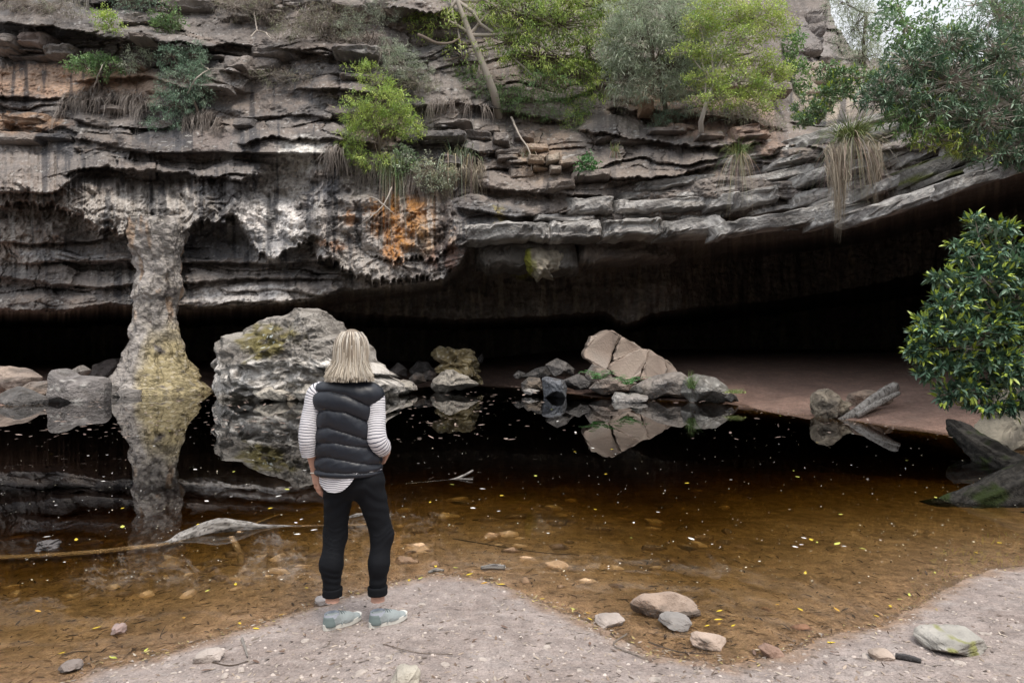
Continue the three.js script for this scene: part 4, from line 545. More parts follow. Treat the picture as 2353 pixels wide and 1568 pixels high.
woody('skyline_tree', 'dark leafy treetop at the upper right corner with thick trunk', 'tree', 'trees on the skyline', { seed: 224, root: at(2345, 160, 15), d: 14.6, girth: 0.12, bark: M.paleBark, stem: [[2320, 90], [2290, 20], [2260, -40]], boughs: [[2290, 40, 60, 40, 0, 0.7], [2340, 60, 40, 50], [2240, 10, 50, 26, 0, 0.5], [2330, 0, 50, 30]], density: 4, per: 12, size: 0.12, spread: 0.14, leaf: 'lance', colours: [...GREEN.mid, ...GREEN.blue] });
woody('long_leaf_tree', 'big spreading dark green tree with long leaves over the ledge at right', 'tree', null, { seed: 225, root: at(2420, 340, 12.0), d: 12.2, girth: 0.09, bark: M.paleBark, twigBark: M.paleBark, stem: [[2370, 290], [2310, 240], [2260, 200]], boughs: [[2100, 150, 70, 40], [2190, 190, 90, 60], [2290, 130, 70, 60], [2250, 280, 90, 46], [2335, 230, 40, 70], [2150, 265, 80, 36], [2060, 215, 50, 30], [2300, 350, 70, 30], [2180, 100, 60, 36], [2110, 300, 60, 24, 0, 0.8, GREEN.mid], [2010, 230, 40, 24], [2030, 190, 36, 24], [2350, 330, 50, 50], [2160, 320, 60, 24, 0, 0.7, GREEN.yellow], [2200, 240, 70, 40, 0.4, 0.6, GREEN.grey], [2120, 230, 60, 40, 0.2, 0.5, GREEN.yellow], [2240, 330, 50, 30, 0, 0.5, GREEN.yellow], [2070, 270, 50, 26, 0, 0.5, GREEN.mid]], density: 4.6, per: 11, size: 0.12, spread: 0.06, leaf: 'lance', rosette: true, tips: 0.04, gloss: true, colours: GREEN.sheen, twigs: 0.8 });
woody('broad_shrub', 'pale green rounded shrub on the ledge above the tussock', 'shrub', null, { seed: 226, root: at(1880, 288, 18.6), d: 18.2, girth: 0.05, boughs: [[1895, 218, 46, 16], [1868, 250, 40, 20], [1930, 205, 40, 18], [1850, 275, 30, 14], [1960, 180, 50, 20], [1910, 165, 40, 14]], density: 9, per: 14, size: 0.11, spread: 0.08, leaf: 'broad', rosette: true, tips: 0.3, gloss: true, colours: [[0.25, 0.37, 0.2], [0.32, 0.42, 0.24], [0.16, 0.27, 0.13]] });
woody('glossy_shrub', 'near glossy shrub with yellow green tips leaning in at right edge', 'shrub', null, { seed: 227, root: at(2420, 950, 9), d: 8.3, girth: 0.035, bark: M.paleBark, twigBark: M.paleBark, stem: [[2400, 860], [2370, 800], [2340, 740]], boughs: [[2285, 530, 50, 20], [2325, 590, 44, 40], [2228, 590, 34, 16], [2262, 650, 62, 36], [2330, 690, 50, 60], [2168, 638, 26, 12], [2180, 700, 44, 28], [2140, 755, 36, 26], [2225, 760, 70, 36], [2122, 808, 30, 26], [2185, 835, 50, 26], [2280, 840, 70, 36], [2340, 800, 40, 50], [2225, 890, 50, 20], [2180, 905, 30, 14], [2330, 880, 40, 24], [2300, 740, 50, 40], [2270, 925, 40, 16], [2330, 930, 30, 20], [2110, 770, 16, 12], [2205, 560, 16, 10], [2150, 640, 14, 8], [2095, 800, 14, 12], [2130, 860, 20, 14], [2240, 500, 14, 10], [2170, 920, 16, 8]], density: 3.7, per: 13, size: 0.108, leaf: 'broad', rosette: true, tips: 0.5, gloss: true, colours: [[0.12, 0.22, 0.14], [0.17, 0.27, 0.18], [0.08, 0.16, 0.1]], twigs: 0.5, deep: 0.9, spread: 0.03 });

const scrub = 'bare scrub on the upper ledges';
for (const [seed, u, v, label, boughs] of [[231, 110, 30, 'grey leafless scrub at the top left above the dark overhang', [[60, 8, 60, 18], [140, 14, 50, 18]]], [232, 570, 40, 'brown twiggy scrub at the top, left of the bleached twigs', [[540, 14, 50, 24], [600, 24, 40, 24]]], [233, 690, 90, 'grey brown twiggy scrub in the upper middle of the left cliff', [[670, 60, 44, 28], [720, 40, 40, 26]]], [234, 780, 130, 'dead brown scrub left of the dusky bush', [[770, 100, 40, 26], [760, 40, 40, 30]]], [235, 900, 200, 'grey scrub behind the feathery bush at the slope foot', [[960, 190, 44, 20], [880, 180, 34, 20]]], [236, 650, 190, 'thin brown scrub above the grey smooth wall', [[620, 170, 44, 14], [690, 175, 40, 14]]], [237, 1450, 230, 'grey twiggy scrub under the hazy tree', [[1430, 210, 40, 26], [1470, 235, 50, 16]]], [238, 1730, 290, 'dry twiggy scrub on the red earth at right', [[1720, 268, 50, 16], [1770, 285, 34, 14]]]])
  cliffPlant('bare_scrub', label, 'shrub', scrub, seed, u, v, { boughs, density: 5, per: 14, size: 0.16, leaf: 'needle', spread: 0.14, twigs: 1, colours: [[0.3, 0.26, 0.22], [0.22, 0.18, 0.15], [0.3, 0.32, 0.2]], bark: M.paleBark });
// grass tussocks and dry skirts
function strands(list, width, P = [], I = [], C = []) { // list: [points, colour]
  for (const [pts, col] of list) { const b = P.length / 3, n = pts.length, sx = hash(floor(pts[0].x * 1e4), floor(pts[0].z * 1e4)) * PI, cx = cos(sx) * 0.5 + 0.5, cz = sin(sx) * 0.7; for (let i = 0; i < n; i++) { const w = width * (1 - i / (n - 0.6)) * 0.5, p = pts[i]; P.push(p.x - w * cx, p.y, p.z - w * cz, p.x + w * cx, p.y, p.z + w * cz); C.push(...col, ...col); } for (let i = 0; i < n - 1; i++) I.push(b + 2 * i, b + 2 * i + 1, b + 2 * i + 2, b + 2 * i + 1, b + 2 * i + 3, b + 2 * i + 2); }
  return finish(geo(P, I, { color: C }));
}
const DRY = [[0.36, 0.31, 0.235], [0.27, 0.225, 0.17], [0.43, 0.38, 0.3]], ROOT = [[0.34, 0.29, 0.25], [0.44, 0.39, 0.35], [0.23, 0.19, 0.165]], BLADE = [[0.19, 0.24, 0.08], [0.13, 0.19, 0.07], [0.28, 0.3, 0.13]];
function tussock(name, label, group, seed, pos, n, len, o = {}) {
  const r = rng(seed), list = []; for (let i = 0; i < n; i++) { const a = r() * 2 * PI, l = len * r.r(0.5, 1.1), dry = r() < (o.dry ?? 0.2), out_ = r.r(0.15, 1) * (o.wide ?? 0.6), up = dry ? r.r(0.0, 0.5) : r.r(0.4, 1.1), fall = (o.fall ?? 0.8) * (dry ? 1.6 : 0.8) * r.r(0.45, 1.45), c = tones(r, dry ? DRY : o.colours ?? BLADE).map((q) => q * r.r(0.8, 1.2)), s = V(r.g() * (o.base ?? 0.06), 0, r.g() * (o.base ?? 0.06)), pts = [];
    for (let k = 0; k <= 7; k++) { const t = k / 7; pts.push(V(s.x + cos(a) * out_ * l * t * (1.2 - 0.3 * t), up * l * t - fall * l * t * t, s.z + sin(a) * out_ * l * t * (1.2 - 0.3 * t) + (o.forward ?? 0) * l * t)); } list.push([pts, c]); }
  const m = single(name, strands(list, o.width ?? 0.012), M.strand, label, o.category ?? 'grass', group, o.kind); m.position.copy(pos); return m;
}
const tg = 'grass tussocks';
tussock('grass_tussock', 'large green tussock with long dry skirt hanging over the ledge', tg, 401, at(1955, 322, 17.0), 1000, 1.35, { dry: 0.35, wide: 1.25, fall: 0.85, width: 0.016, forward: 0.25, base: 0.2 });
tussock('grass_tussock', 'smaller pale tussock on the ledge left of the big one', tg, 402, at(1695, 358, 19.6), 480, 0.95, { dry: 0.4, wide: 1.0, fall: 1.0, width: 0.018, forward: 0.25, base: 0.12 });
tussock('grass_tussock', 'long bladed tussock drooping in front of the orange drip crust', tg, 403, rooted(905, 392, 0.5), 260, 1.4, { dry: 0.3, wide: 0.35, fall: 1.4, width: 0.03, forward: 0.4, base: 0.3, colours: [[0.2, 0.24, 0.13], [0.14, 0.18, 0.09], [0.27, 0.28, 0.17]] });
tussock('grass_tussock', 'silvery bladed tussock right of the orange drip crust', tg, 404, rooted(1055, 360, 0.4), 280, 1.1, { dry: 0.35, wide: 0.5, fall: 1.3, width: 0.03, forward: 0.35, base: 0.4, colours: [[0.23, 0.27, 0.17], [0.18, 0.2, 0.12]] });
tussock('grass_tussock', 'dry brown tussock below the bricklike rocks', tg, 405, rooted(1215, 352, 0.2), 160, 0.8, { dry: 0.7, wide: 0.6, fall: 1.2, width: 0.026, forward: 0.3, base: 0.2 });
tussock('grass_tussock', 'small green tuft growing from the far bank rocks', tg, 406, at(1588, 892, 18.3), 190, 0.8, { dry: 0.05, wide: 0.45, fall: 0.5, width: 0.014, colours: [[0.12, 0.2, 0.07], [0.2, 0.28, 0.1]] });
tussock('grass_tussock', 'pale olive tuft at the foot of the red slope', tg, 407, rooted(1412, 348, 0.2), 160, 0.6, { dry: 0.4, wide: 0.5, fall: 0.9, width: 0.026, colours: [[0.26, 0.27, 0.12]] });
tussock('low_weed', 'low pale green weed patch on sand right of the lichened rock', null, 408, at(1688, 902, 17.9), 260, 0.16, { dry: 0, wide: 1.3, fall: 0.4, width: 0.02, base: 0.2, colours: [[0.24, 0.29, 0.1], [0.3, 0.34, 0.14]], category: 'weed', kind: 'stuff' });
// ferns at the cracked slab
for (const [u, v, d, label] of [[1375, 876, 19.3, 'bright green fern at the left foot of the cracked slab'], [1442, 888, 19.2, 'bright green fern at the right foot of the cracked slab']]) {
  const r = rng(u), f = thing('fern', label, 'fern', 'ferns by the cracked slab', at(u, v, d)), P = [], I = [], list = [];
  for (let i = 0; i < 13; i++) { const a = i / 13 * 2 * PI + r(), l = r.r(0.5, 0.82), pts = []; for (let k = 0; k <= 6; k++) { const t = k / 6; pts.push(V(cos(a) * l * 0.8 * t, l * (0.9 * t - 0.55 * t * t), sin(a) * l * 0.8 * t)); if (k) for (const s of [-1, 1]) for (let q = 0; q < 2; q++) list.push([pts[k].clone().add(V(r.g(), r.g(), r.g()).multiplyScalar(0.012)), V(cos(a + s * 1.25), 0.15, sin(a + s * 1.25)), r.r(-0.4, 0.4), (0.17 - 0.1 * t) * r.r(0.8, 1.2), tones(r, [[0.09, 0.3, 0.07], [0.14, 0.38, 0.1]])]); } tube(pts, 0.006, 0.002, 3, P, I); }
  part(f, 'stalks', finish(geo(P, I)), M.bark); leaves(f, 'fronds', list, LEAF.broad, M.leafSoft).userData.kind = 'stuff';
}
// hanging root and dead grass curtains
function curtain(label, seed, u0, u1, top, lenPx, n, o = {}) {
  const r = rng(seed), list = [], mid = rooted((u0 + u1) / 2, line(top, (u0 + u1) / 2), 0.2); const hanks = Array.from({ length: max(4, Math.round(n / 16)) }, () => [r.r(u0, u1), r.g() * 13, 0.25 + 0.95 * pow(r(), 1.4), r.g() * 0.25, tones(r, o.colours ?? ROOT)]); for (let i = 0; i < n; i++) { const hank = r.pick(hanks), u = clamp(hank[0] + r.g() * (u1 - u0) * 0.045, u0 - 8, u1 + 8), v = line(top, u) + hank[1] + r.g() * 6, p = rooted(u, v, 0.06).sub(mid), k = -(p.z + mid.z) / FOCAL, l = lenPx * k * r.r(0.35, 1.1) * hank[2], pts = [], w = V(r.g() * 0.16 + hank[3], 0, r.r(0.02, 0.3)), ph = r() * 9;
    for (let q = 0; q <= 7; q++) { const t = q / 7; pts.push(V(p.x + w.x * t + 0.16 * l * t * noise(t * 3 + ph, i), p.y + (o.lift ?? 0.04) * sin(min(1, t * 3) * PI) - l * t * t * 0.5 - l * t * 0.5, p.z + (o.out ?? 0.35) * min(1, t * 2.4) * (0.7 + 0.5 * w.z))); } const kk = r.r(0.7, 1.25); list.push([pts, hank[4].map((c) => c * kk)]); }
  const m = single('root_curtain', strands(list, o.width ?? 0.026), M.strand, label, 'hanging roots', 'curtains of roots and dead grass'); m.position.copy(mid); return m;
}
curtain('grey dead grass fringe hanging at the top left corner', 501, -20, 150, [[-20, 6], [80, 12], [150, 24]], 60, 500);
curtain('long pale grey strands hanging beside the top left overhang', 502, 178, 212, [[178, -20], [212, -12]], 105, 220, { colours: [[0.46, 0.43, 0.4], [0.36, 0.33, 0.3]] });
curtain('wide brown root curtain below the small green shrub', 503, 140, 350, [[140, 250], [170, 220], [220, 208], [270, 216], [320, 222], [350, 235]], 100, 1100);
curtain('brown root curtain below the blue green sapling', 504, 425, 515, [[425, 262], [460, 258], [515, 285]], 105, 620);
curtain('thin grey grass hanging above the upper middle ledges', 505, 520, 640, [[520, -6], [580, 4], [640, 0]], 60, 400);
curtain('grey dead grass hanging in the upper ledges left of the leaning tree', 506, 690, 780, [[690, 24], [740, 50], [780, 90]], 78, 480);
curtain('tangle of grey dead grass beside the yellow green sapling, left side', 507, 755, 850, [[755, 350], [800, 345], [850, 360]], 105, 800, { out: 0.5 });
curtain('thick dead grass apron over the orange drip crust', 508, 840, 985, [[840, 370], [900, 380], [985, 395]], 96, 1000, { out: 0.55 });
curtain('dry grass apron right of the orange drip crust', 509, 980, 1110, [[980, 395], [1040, 380], [1110, 385]], 82, 800, { out: 0.5, colours: DRY });
curtain('thin brown roots hanging below the leaning tree', 510, 965, 1130, [[965, 235], [1020, 232], [1130, 250]], 90, 380, { width: 0.018 });
curtain('sparse dry roots on the red earth slope', 511, 1430, 1520, [[1420, 215], [1500, 210], [1600, 225]], 50, 180);
curtain('grey dead grass at the top between the leaning tree and left ledges', 512, 800, 960, [[800, 80], [880, 100], [960, 190]], 70, 700);
for (const [label, seed, u0, u1, v, len, n] of [['longest fawn root beard hanging under the big tussock', 521, 1885, 1965, 395, 122, 420], ['shorter fawn root beard right of the longest beard', 522, 1985, 2032, 392, 74, 240]]) {
  const r = rng(seed), list = [], d = 16.6, mid = at((u0 + u1) / 2, v, d), k = d / FOCAL; for (let i = 0; i < n; i++) { const x = (u0 + u1) / 2 + clamp(r.g() * 0.32, -0.6, 0.6) * (u1 - u0), p = at(x, v - 70 + 70 * r() , d + 0.15 * r.g()).sub(mid), l = len * k * r.r(0.2, 1.2) * (0.45 + 0.65 * pow(max(0, sin(clamp((x - u0) / (u1 - u0)) * PI)), 1.5)) + 0.2, pts = [], ph = r() * 9; for (let q = 0; q <= 8; q++) { const t = q / 8; pts.push(V(p.x * (1 - 0.25 * t) + 0.09 * noise(t * 3 + ph, i) + 0.2 * t * noise(x * 0.12, seed) + 0.05 * t * noise(x * 0.5, 3), p.y - l * t, p.z + 0.25 * t * (1 - t))); } list.push([pts, tones(r, [[0.36, 0.3, 0.23], [0.24, 0.19, 0.145], [0.46, 0.4, 0.31]])]); }
  const m = single('root_curtain', strands(list, 0.017), M.strand, label, 'hanging roots', 'curtains of roots and dead grass'); m.position.copy(mid);
}
// bare dead branches on the ledges
function deadBranch(label, seed, paths, d, r0, material = M.paleBark) { const t = thing('dead_branch', label, 'branch', 'dead branches on the cliff', at(...paths[0][0], d(...paths[0][0]))), P = [], I = [], r = rng(seed); for (const path of paths) { const pts = path.map(([u, v]) => at(u, v, d(u, v)).sub(t.position)), c = new THREE.CatmullRomCurve3(pts).getPoints(14).map((p) => p.add(V(r.g(), r.g(), r.g()).multiplyScalar(r0 * 0.4))); tube(c, r0, r0 * 0.35, 5, P, I); } part(t, 'limb', finish(geo(P, I)), material); }
const near = (o) => (u, v) => cliffDepth(u, v) - o;
deadBranch('thin bleached branch arching over the blue green sapling', 601, [[[430, 215], [450, 180], [480, 160], [515, 158]], [[480, 160], [465, 150], [455, 128]]], near(0.9), 0.03);
deadBranch('thin pale stick leaning on the left orange ledge', 602, [[[215, 200], [230, 160], [245, 135]]], near(0.7), 0.028);
deadBranch('bleached twig cluster hanging from the upper ledges', 603, [[[575, 85], [590, 70], [610, 75], [630, 85]], [[590, 70], [585, 40], [582, 20]], [[610, 75], [625, 90], [632, 80]]], near(0.5), 0.028);
deadBranch('forked white twig dangling by the orange drip crust', 604, [[[900, 430], [880, 470], [850, 500], [822, 520]], [[880, 470], [860, 455], [820, 450]], [[880, 470], [905, 490]]], near(0.9), 0.024);
deadBranch('dark crooked bough crossing the leaning pale trunk', 605, [[[960, 80], [1010, 100], [1060, 85], [1078, 60]], [[1060, 100], [1100, 100], [1150, 70]]], near(1.6), 0.06, M.bark);
deadBranch('bent brown root hanging from the slope at centre', 606, [[[1175, 270], [1192, 310], [1215, 345], [1222, 390]]], near(0.8), 0.045);

// ---------------------------------------------------------------- the woman on the shore
// surface of a distance field on a grid (surface nets)
function sdfMesh(f, lo, hi, c) {
  const nx = Math.ceil((hi[0] - lo[0]) / c) + 1, ny = Math.ceil((hi[1] - lo[1]) / c) + 1, nz = Math.ceil((hi[2] - lo[2]) / c) + 1, val = new Float32Array(nx * ny * nz), at3 = (i, j, k) => (k * ny + j) * nx + i;
  for (let k = 0; k < nz; k++) for (let j = 0; j < ny; j++) for (let i = 0; i < nx; i++) val[at3(i, j, k)] = f(lo[0] + i * c, lo[1] + j * c, lo[2] + k * c);
  const id = new Int32Array(nx * ny * nz).fill(-1), P = [], I = [];
  for (let k = 0; k < nz - 1; k++) for (let j = 0; j < ny - 1; j++) for (let i = 0; i < nx - 1; i++) {
    let sx = 0, sy = 0, sz = 0, n = 0; const v = (a, b, d) => val[at3(i + a, j + b, k + d)], edge = (a, b, d, e, g, h) => { const p = v(a, b, d), q = v(e, g, h); if ((p < 0) !== (q < 0)) { const t = p / (p - q); sx += a + (e - a) * t; sy += b + (g - b) * t; sz += d + (h - d) * t; n++; } };
    for (let a = 0; a < 2; a++) for (let b = 0; b < 2; b++) { edge(0, a, b, 1, a, b); edge(a, 0, b, a, 1, b); edge(a, b, 0, a, b, 1); }
    if (n) { id[at3(i, j, k)] = P.length / 3; P.push(lo[0] + (i + sx / n) * c, lo[1] + (j + sy / n) * c, lo[2] + (k + sz / n) * c); }
  }
  const quad = (a, b, d, e, flip) => flip ? I.push(a, d, b, a, e, d) : I.push(a, b, d, a, d, e);
  for (let k = 1; k < nz - 1; k++) for (let j = 1; j < ny - 1; j++) for (let i = 1; i < nx - 1; i++) {
    const s = val[at3(i, j, k)] < 0;
    if (s !== (val[at3(i + 1, j, k)] < 0)) quad(id[at3(i, j - 1, k - 1)], id[at3(i, j, k - 1)], id[at3(i, j, k)], id[at3(i, j - 1, k)], !s);
    if (s !== (val[at3(i, j + 1, k)] < 0)) quad(id[at3(i - 1, j, k - 1)], id[at3(i - 1, j, k)], id[at3(i, j, k)], id[at3(i, j, k - 1)], !s);
    if (s !== (val[at3(i, j, k + 1)] < 0)) quad(id[at3(i - 1, j - 1, k)], id[at3(i, j - 1, k)], id[at3(i, j, k)], id[at3(i - 1, j, k)], !s);
  }
  const N = new Float32Array(P.length), e = c * 0.5; for (let i = 0; i < P.length; i += 3) { const [x, y, z] = [P[i], P[i + 1], P[i + 2]], a = f(x + e, y, z) - f(x - e, y, z), b = f(x, y + e, z) - f(x, y - e, z), d = f(x, y, z + e) - f(x, y, z - e), l = hypot(a, b, d) || 1; N[i] = a / l; N[i + 1] = b / l; N[i + 2] = d / l; }
  return geo(P, I, { normal: N });
}
const smin = (a, b, k) => { const h = max(k - abs(a - b), 0) / k; return min(a, b) - h * h * k * 0.25; };
// tapered capsule, optionally flattened front to back
const bone = (a, b, ra, rb, fz = 1) => { const bx = b.x - a.x, by = b.y - a.y, bz = (b.z - a.z) / fz, L = bx * bx + by * by + bz * bz || 1e-9; return (x, y, z) => { const px = x - a.x, py = y - a.y, pz = (z - a.z) / fz, t = clamp((px * bx + py * by + pz * bz) / L), dx = px - bx * t, dy = py - by * t, dz = pz - bz * t; return sqrt(dx * dx + dy * dy + dz * dz) - lerp(ra, rb, t); }; };
const ball = (c, rx, ry, rz) => (x, y, z) => { const q = hypot((x - c.x) / rx, (y - c.y) / ry, (z - c.z) / rz); return (q - 1) * min(rx, ry, rz); };
const join = (list, k) => (x, y, z) => { let d = 9; for (const f of list) d = smin(d, f(x, y, z), k); return d; };
{
  const D0 = 3.92, spot = at(838, 1438, D0), person = thing('person', 'person with blond bob in navy puffer vest, striped top and black jeans, facing the pool', 'person', null, V(spot.x, groundAt(spot.x, spot.z).y, spot.z));
  const O = person.position, q = (u, v, toward = 0) => { const p = at(u, v, D0); p.z += toward; return p.sub(O); };            // figure coordinates
  const skin = new THREE.MeshPhysicalMaterial({ color: new THREE.Color().setRGB(0.55, 0.32, 0.24), roughness: 0.6 });
  // joints
  const foot = V(0.72, 0, -0.69), J = { neck: q(804, 872, -0.01), headC: q(806, 806, -0.03), chest: q(800, 930), waist: q(802, 1010), pelvis: q(810, 1085), shL: q(733, 900), elL: q(716, 1004, 0.05), wrL: q(723, 1090, -0.02), shR: q(860, 902), elR: q(870, 1012, 0.06), wrR: q(876, 1046, -0.13), hipL: q(778, 1098), knL: q(768, 1230, -0.02), anL: q(766, 1392, 0.04), hipR: q(846, 1098), knR: q(875, 1230, -0.03), anR: q(868, 1392, 0.03) };
  const hand = (wrist, dir, palmSide, grip) => { // palm, four fingers of unequal length with two bends, thumb off the side
    const n = palmSide.clone().normalize(), f = dir.clone().normalize(), across = f.clone().cross(n).normalize(), list = [bone(wrist, wrist.clone().addScaledVector(f, 0.045), 0.024, 0.026)]; const lens = [0.066, 0.074, 0.07, 0.055];
    for (let i = 0; i < 4; i++) { const o = (i - 1.5) * 0.0175, k0 = wrist.clone().addScaledVector(f, 0.085 - 0.004 * abs(i - 1.2)).addScaledVector(across, o); list.push(bone(wrist.clone().addScaledVector(f, 0.02).addScaledVector(across, o * 0.7), k0, 0.0135, 0.0115)); let p = k0, a = grip * 0.5; for (let s = 0; s < 3; s++) { const e = p.clone().addScaledVector(f, cos(a) * lens[i] * [0.45, 0.32, 0.25][s]).addScaledVector(n, sin(a) * lens[i] * [0.45, 0.32, 0.25][s]); list.push(bone(p, e, 0.0092 - 0.0008 * s, 0.0085 - 0.0008 * s)); p = e; a += grip * 0.75; } }
    const t0 = wrist.clone().addScaledVector(f, 0.02).addScaledVector(across, -0.022), t1 = t0.clone().addScaledVector(f, 0.034).addScaledVector(across, -0.02).addScaledVector(n, 0.012), t2 = t1.clone().addScaledVector(f, 0.034).addScaledVector(n, 0.014); list.push(bone(t0, t1, 0.0145, 0.0115), bone(t1, t2, 0.011, 0.0085)); return list; };
  const handL = join(hand(J.wrL, V(0.12, -1, -0.12), V(0.75, -0.1, -0.65), 0.62), 0.006), handR = join(hand(J.wrR, V(-0.35, -0.45, -0.8), V(-0.9, -0.2, 0.35), 0.4), 0.006);
  const face = J.headC, headParts = [ball(face, 0.072, 0.108, 0.09), ball(face.clone().add(V(0, -0.055, -0.045)), 0.05, 0.055, 0.045), bone(face.clone().add(V(0, 0.01, -0.086)), face.clone().add(V(0, -0.022, -0.106)), 0.009, 0.013), ball(face.clone().add(V(0, -0.055, -0.088)), 0.022, 0.008, 0.008), ball(face.clone().add(V(-0.028, 0.008, -0.078)), 0.012, 0.009, 0.01), ball(face.clone().add(V(0.028, 0.008, -0.078)), 0.012, 0.009, 0.01), ball(face.clone().add(V(-0.074, -0.005, 0.0)), 0.012, 0.028, 0.018), ball(face.clone().add(V(0.074, -0.005, 0.0)), 0.012, 0.028, 0.018), bone(face.clone().add(V(0, -0.05, 0.015)), J.neck, 0.05, 0.056)];
  const torso = [bone(q(762, 902), q(838, 902), 0.062, 0.062), bone(J.neck, J.chest, 0.07, 0.118, 0.72), bone(J.chest, J.waist, 0.122, 0.108, 0.75), bone(J.waist, J.pelvis, 0.11, 0.135, 0.8)];
  const footBones = (an) => { const heel = V(an.x, 0.035, an.z + 0.02), ball_ = heel.clone().addScaledVector(foot, 0.15); ball_.y = 0.03; const toe = heel.clone().addScaledVector(foot, 0.205); toe.y = 0.022; return [bone(an, heel, 0.03, 0.03), bone(an.clone().addScaledVector(foot, 0.02), ball_, 0.034, 0.026), bone(ball_, toe, 0.028, 0.02)]; };
  const legs = [bone(J.hipL, J.knL, 0.082, 0.054), bone(J.knL, J.anL, 0.055, 0.036), bone(J.hipR, J.knR, 0.082, 0.054), bone(J.knR, J.anR, 0.055, 0.036), ...footBones(J.anL), ...footBones(J.anR)];
  const arms = [bone(J.shL, J.elL, 0.047, 0.037), bone(J.elL, J.wrL, 0.037, 0.025), bone(J.shR, J.elR, 0.047, 0.037), bone(J.elR, J.wrR, 0.037, 0.026)];
  const bodyF = join([...headParts, ...torso, ...legs, ...arms], 0.03), body = (x, y, z) => smin(smin(bodyF(x, y, z), handL(x, y, z), 0.012), handR(x, y, z), 0.012);
  const boxOf = (lo, hi) => [[lo.x, lo.y, lo.z], [hi.x, hi.y, hi.z]], merged = [];
  merged.push(sdfMesh(body, [-0.42, 0.13, -0.36], [0.32, 1.80, 0.3], 0.009));
  for (const c of [J.wrL]) merged.push(sdfMesh((x, y, z) => max(handL(x, y, z), y - (c.y + 0.012)), [c.x - 0.1, c.y - 0.2, c.z - 0.12], [c.x + 0.12, c.y + 0.02, c.z + 0.1], 0.0032));
  const bodyGeo = mergeGeometries(merged); part(person, 'body', bodyGeo, skin);

  // jeans
  const jeansBones = join([bone(q(806, 1075), q(808, 1090), 0.13, 0.14, 0.72), bone(q(790, 1100), q(840, 1100), 0.098, 0.098, 0.98), bone(q(778, 1110), J.knL, 0.09, 0.061), bone(J.knL, q(764, 1292, 0.03), 0.061, 0.061), bone(q(764, 1292, 0.03), q(766, 1368, 0.03), 0.061, 0.044), bone(q(846, 1110), J.knR, 0.09, 0.06), bone(J.knR, q(871, 1292, 0.02), 0.06, 0.056), bone(q(871, 1292, 0.02), q(869, 1366, 0.02), 0.056, 0.044)], 0.035);
  const kneeY = J.knL.y, crotch = q(812, 1135).y, cuffY = q(766, 1353).y;
  const jeans = (x, y, z) => { const k = exp(-pow((y - kneeY) / 0.09, 2)), h = exp(-pow((y - crotch) / 0.12, 2)), lo = exp(-pow((y - cuffY - 0.08) / 0.07, 2)), w = 0.004 * k * ridged(x * 4, y * 26 + 4 * noise(x * 7, y * 4, z * 7), z * 5, 2) + 0.0025 * h * sin((y + 0.55 * abs(x - 0.02)) * 90 + 4 * noise(x * 9, y * 6, z * 9)) + 0.002 * lo * sin(y * 130 + 5 * noise(x * 8, y * 8, z * 8)) + 0.003 * noise(x * 14, y * 9, z * 14); return max(jeansBones(x, y, z) - w, cuffY - 0.005 - y); };
  const denim = new THREE.MeshPhysicalMaterial({ color: new THREE.Color().setRGB(0.0065, 0.0075, 0.010), roughness: 0.8, specularIntensity: 0.35, bumpMap: grainTexture, bumpScale: 0.0006 });
  const jeansMesh = part(person, 'jeans', worldUV(sdfMesh(jeans, [-0.34, cuffY - 0.03, -0.26], [0.3, 0.98, 0.26], 0.008), 4), denim);
  for (const [u, v] of [[766, 1355], [869, 1352]]) { const c = q(u, v, 0.025), P = [], I = [], n = 36, prof = [[0.048, -0.024], [0.055, -0.022], [0.057, -0.012], [0.056, 0.002], [0.058, 0.012], [0.056, 0.023], [0.05, 0.025]]; for (let i = 0; i <= n; i++) { const a = i / n * 2 * PI; for (const [r, y] of prof) { const w = 1 + 0.03 * noise(cos(a) * 2, sin(a) * 2, y * 30 + u); P.push(c.x + cos(a) * r * w, c.y + y + 0.004 * noise(cos(a) * 1.5, sin(a) * 1.5, u), c.z + sin(a) * r * w); } } const m = prof.length; for (let i = 0; i < n; i++) for (let j = 0; j < m - 1; j++) { const a = i * m + j; I.push(a, a + 1, a + m, a + 1, a + m + 1, a + m); } const g = part(jeansMesh, 'cuff', worldUV(finish(geo(P, I)), 4), denim); }

  // puffer vest
  const seams = [[[700, 872], [800, 868], [900, 880]], [[700, 902], [764, 896], [806, 905], [845, 926], [900, 950]], [[700, 950], [761, 938], [805, 943], [850, 966], [900, 985]], [[700, 985], [765, 977], [810, 989], [860, 1010], [900, 1020]], [[700, 1017], [780, 1010], [830, 1020], [870, 1026], [900, 1030]], [[700, 1052], [765, 1043], [810, 1050], [885, 1068], [900, 1070]], [[700, 1074], [800, 1077], [890, 1079]], [[700, 1088], [800, 1090], [890, 1088]]];
  const vestCore = join([bone(q(752, 906), q(846, 908), 0.074, 0.074), bone(q(803, 876), J.chest, 0.085, 0.128, 0.8), bone(q(794, 930), q(794, 1000), 0.155, 0.155, 0.74), bone(q(794, 1000), q(800, 1080), 0.155, 0.188, 0.72)], 0.05);
  const px = D0 / FOCAL, hemY = q(800, 1089).y, neckY = q(804, 862).y;
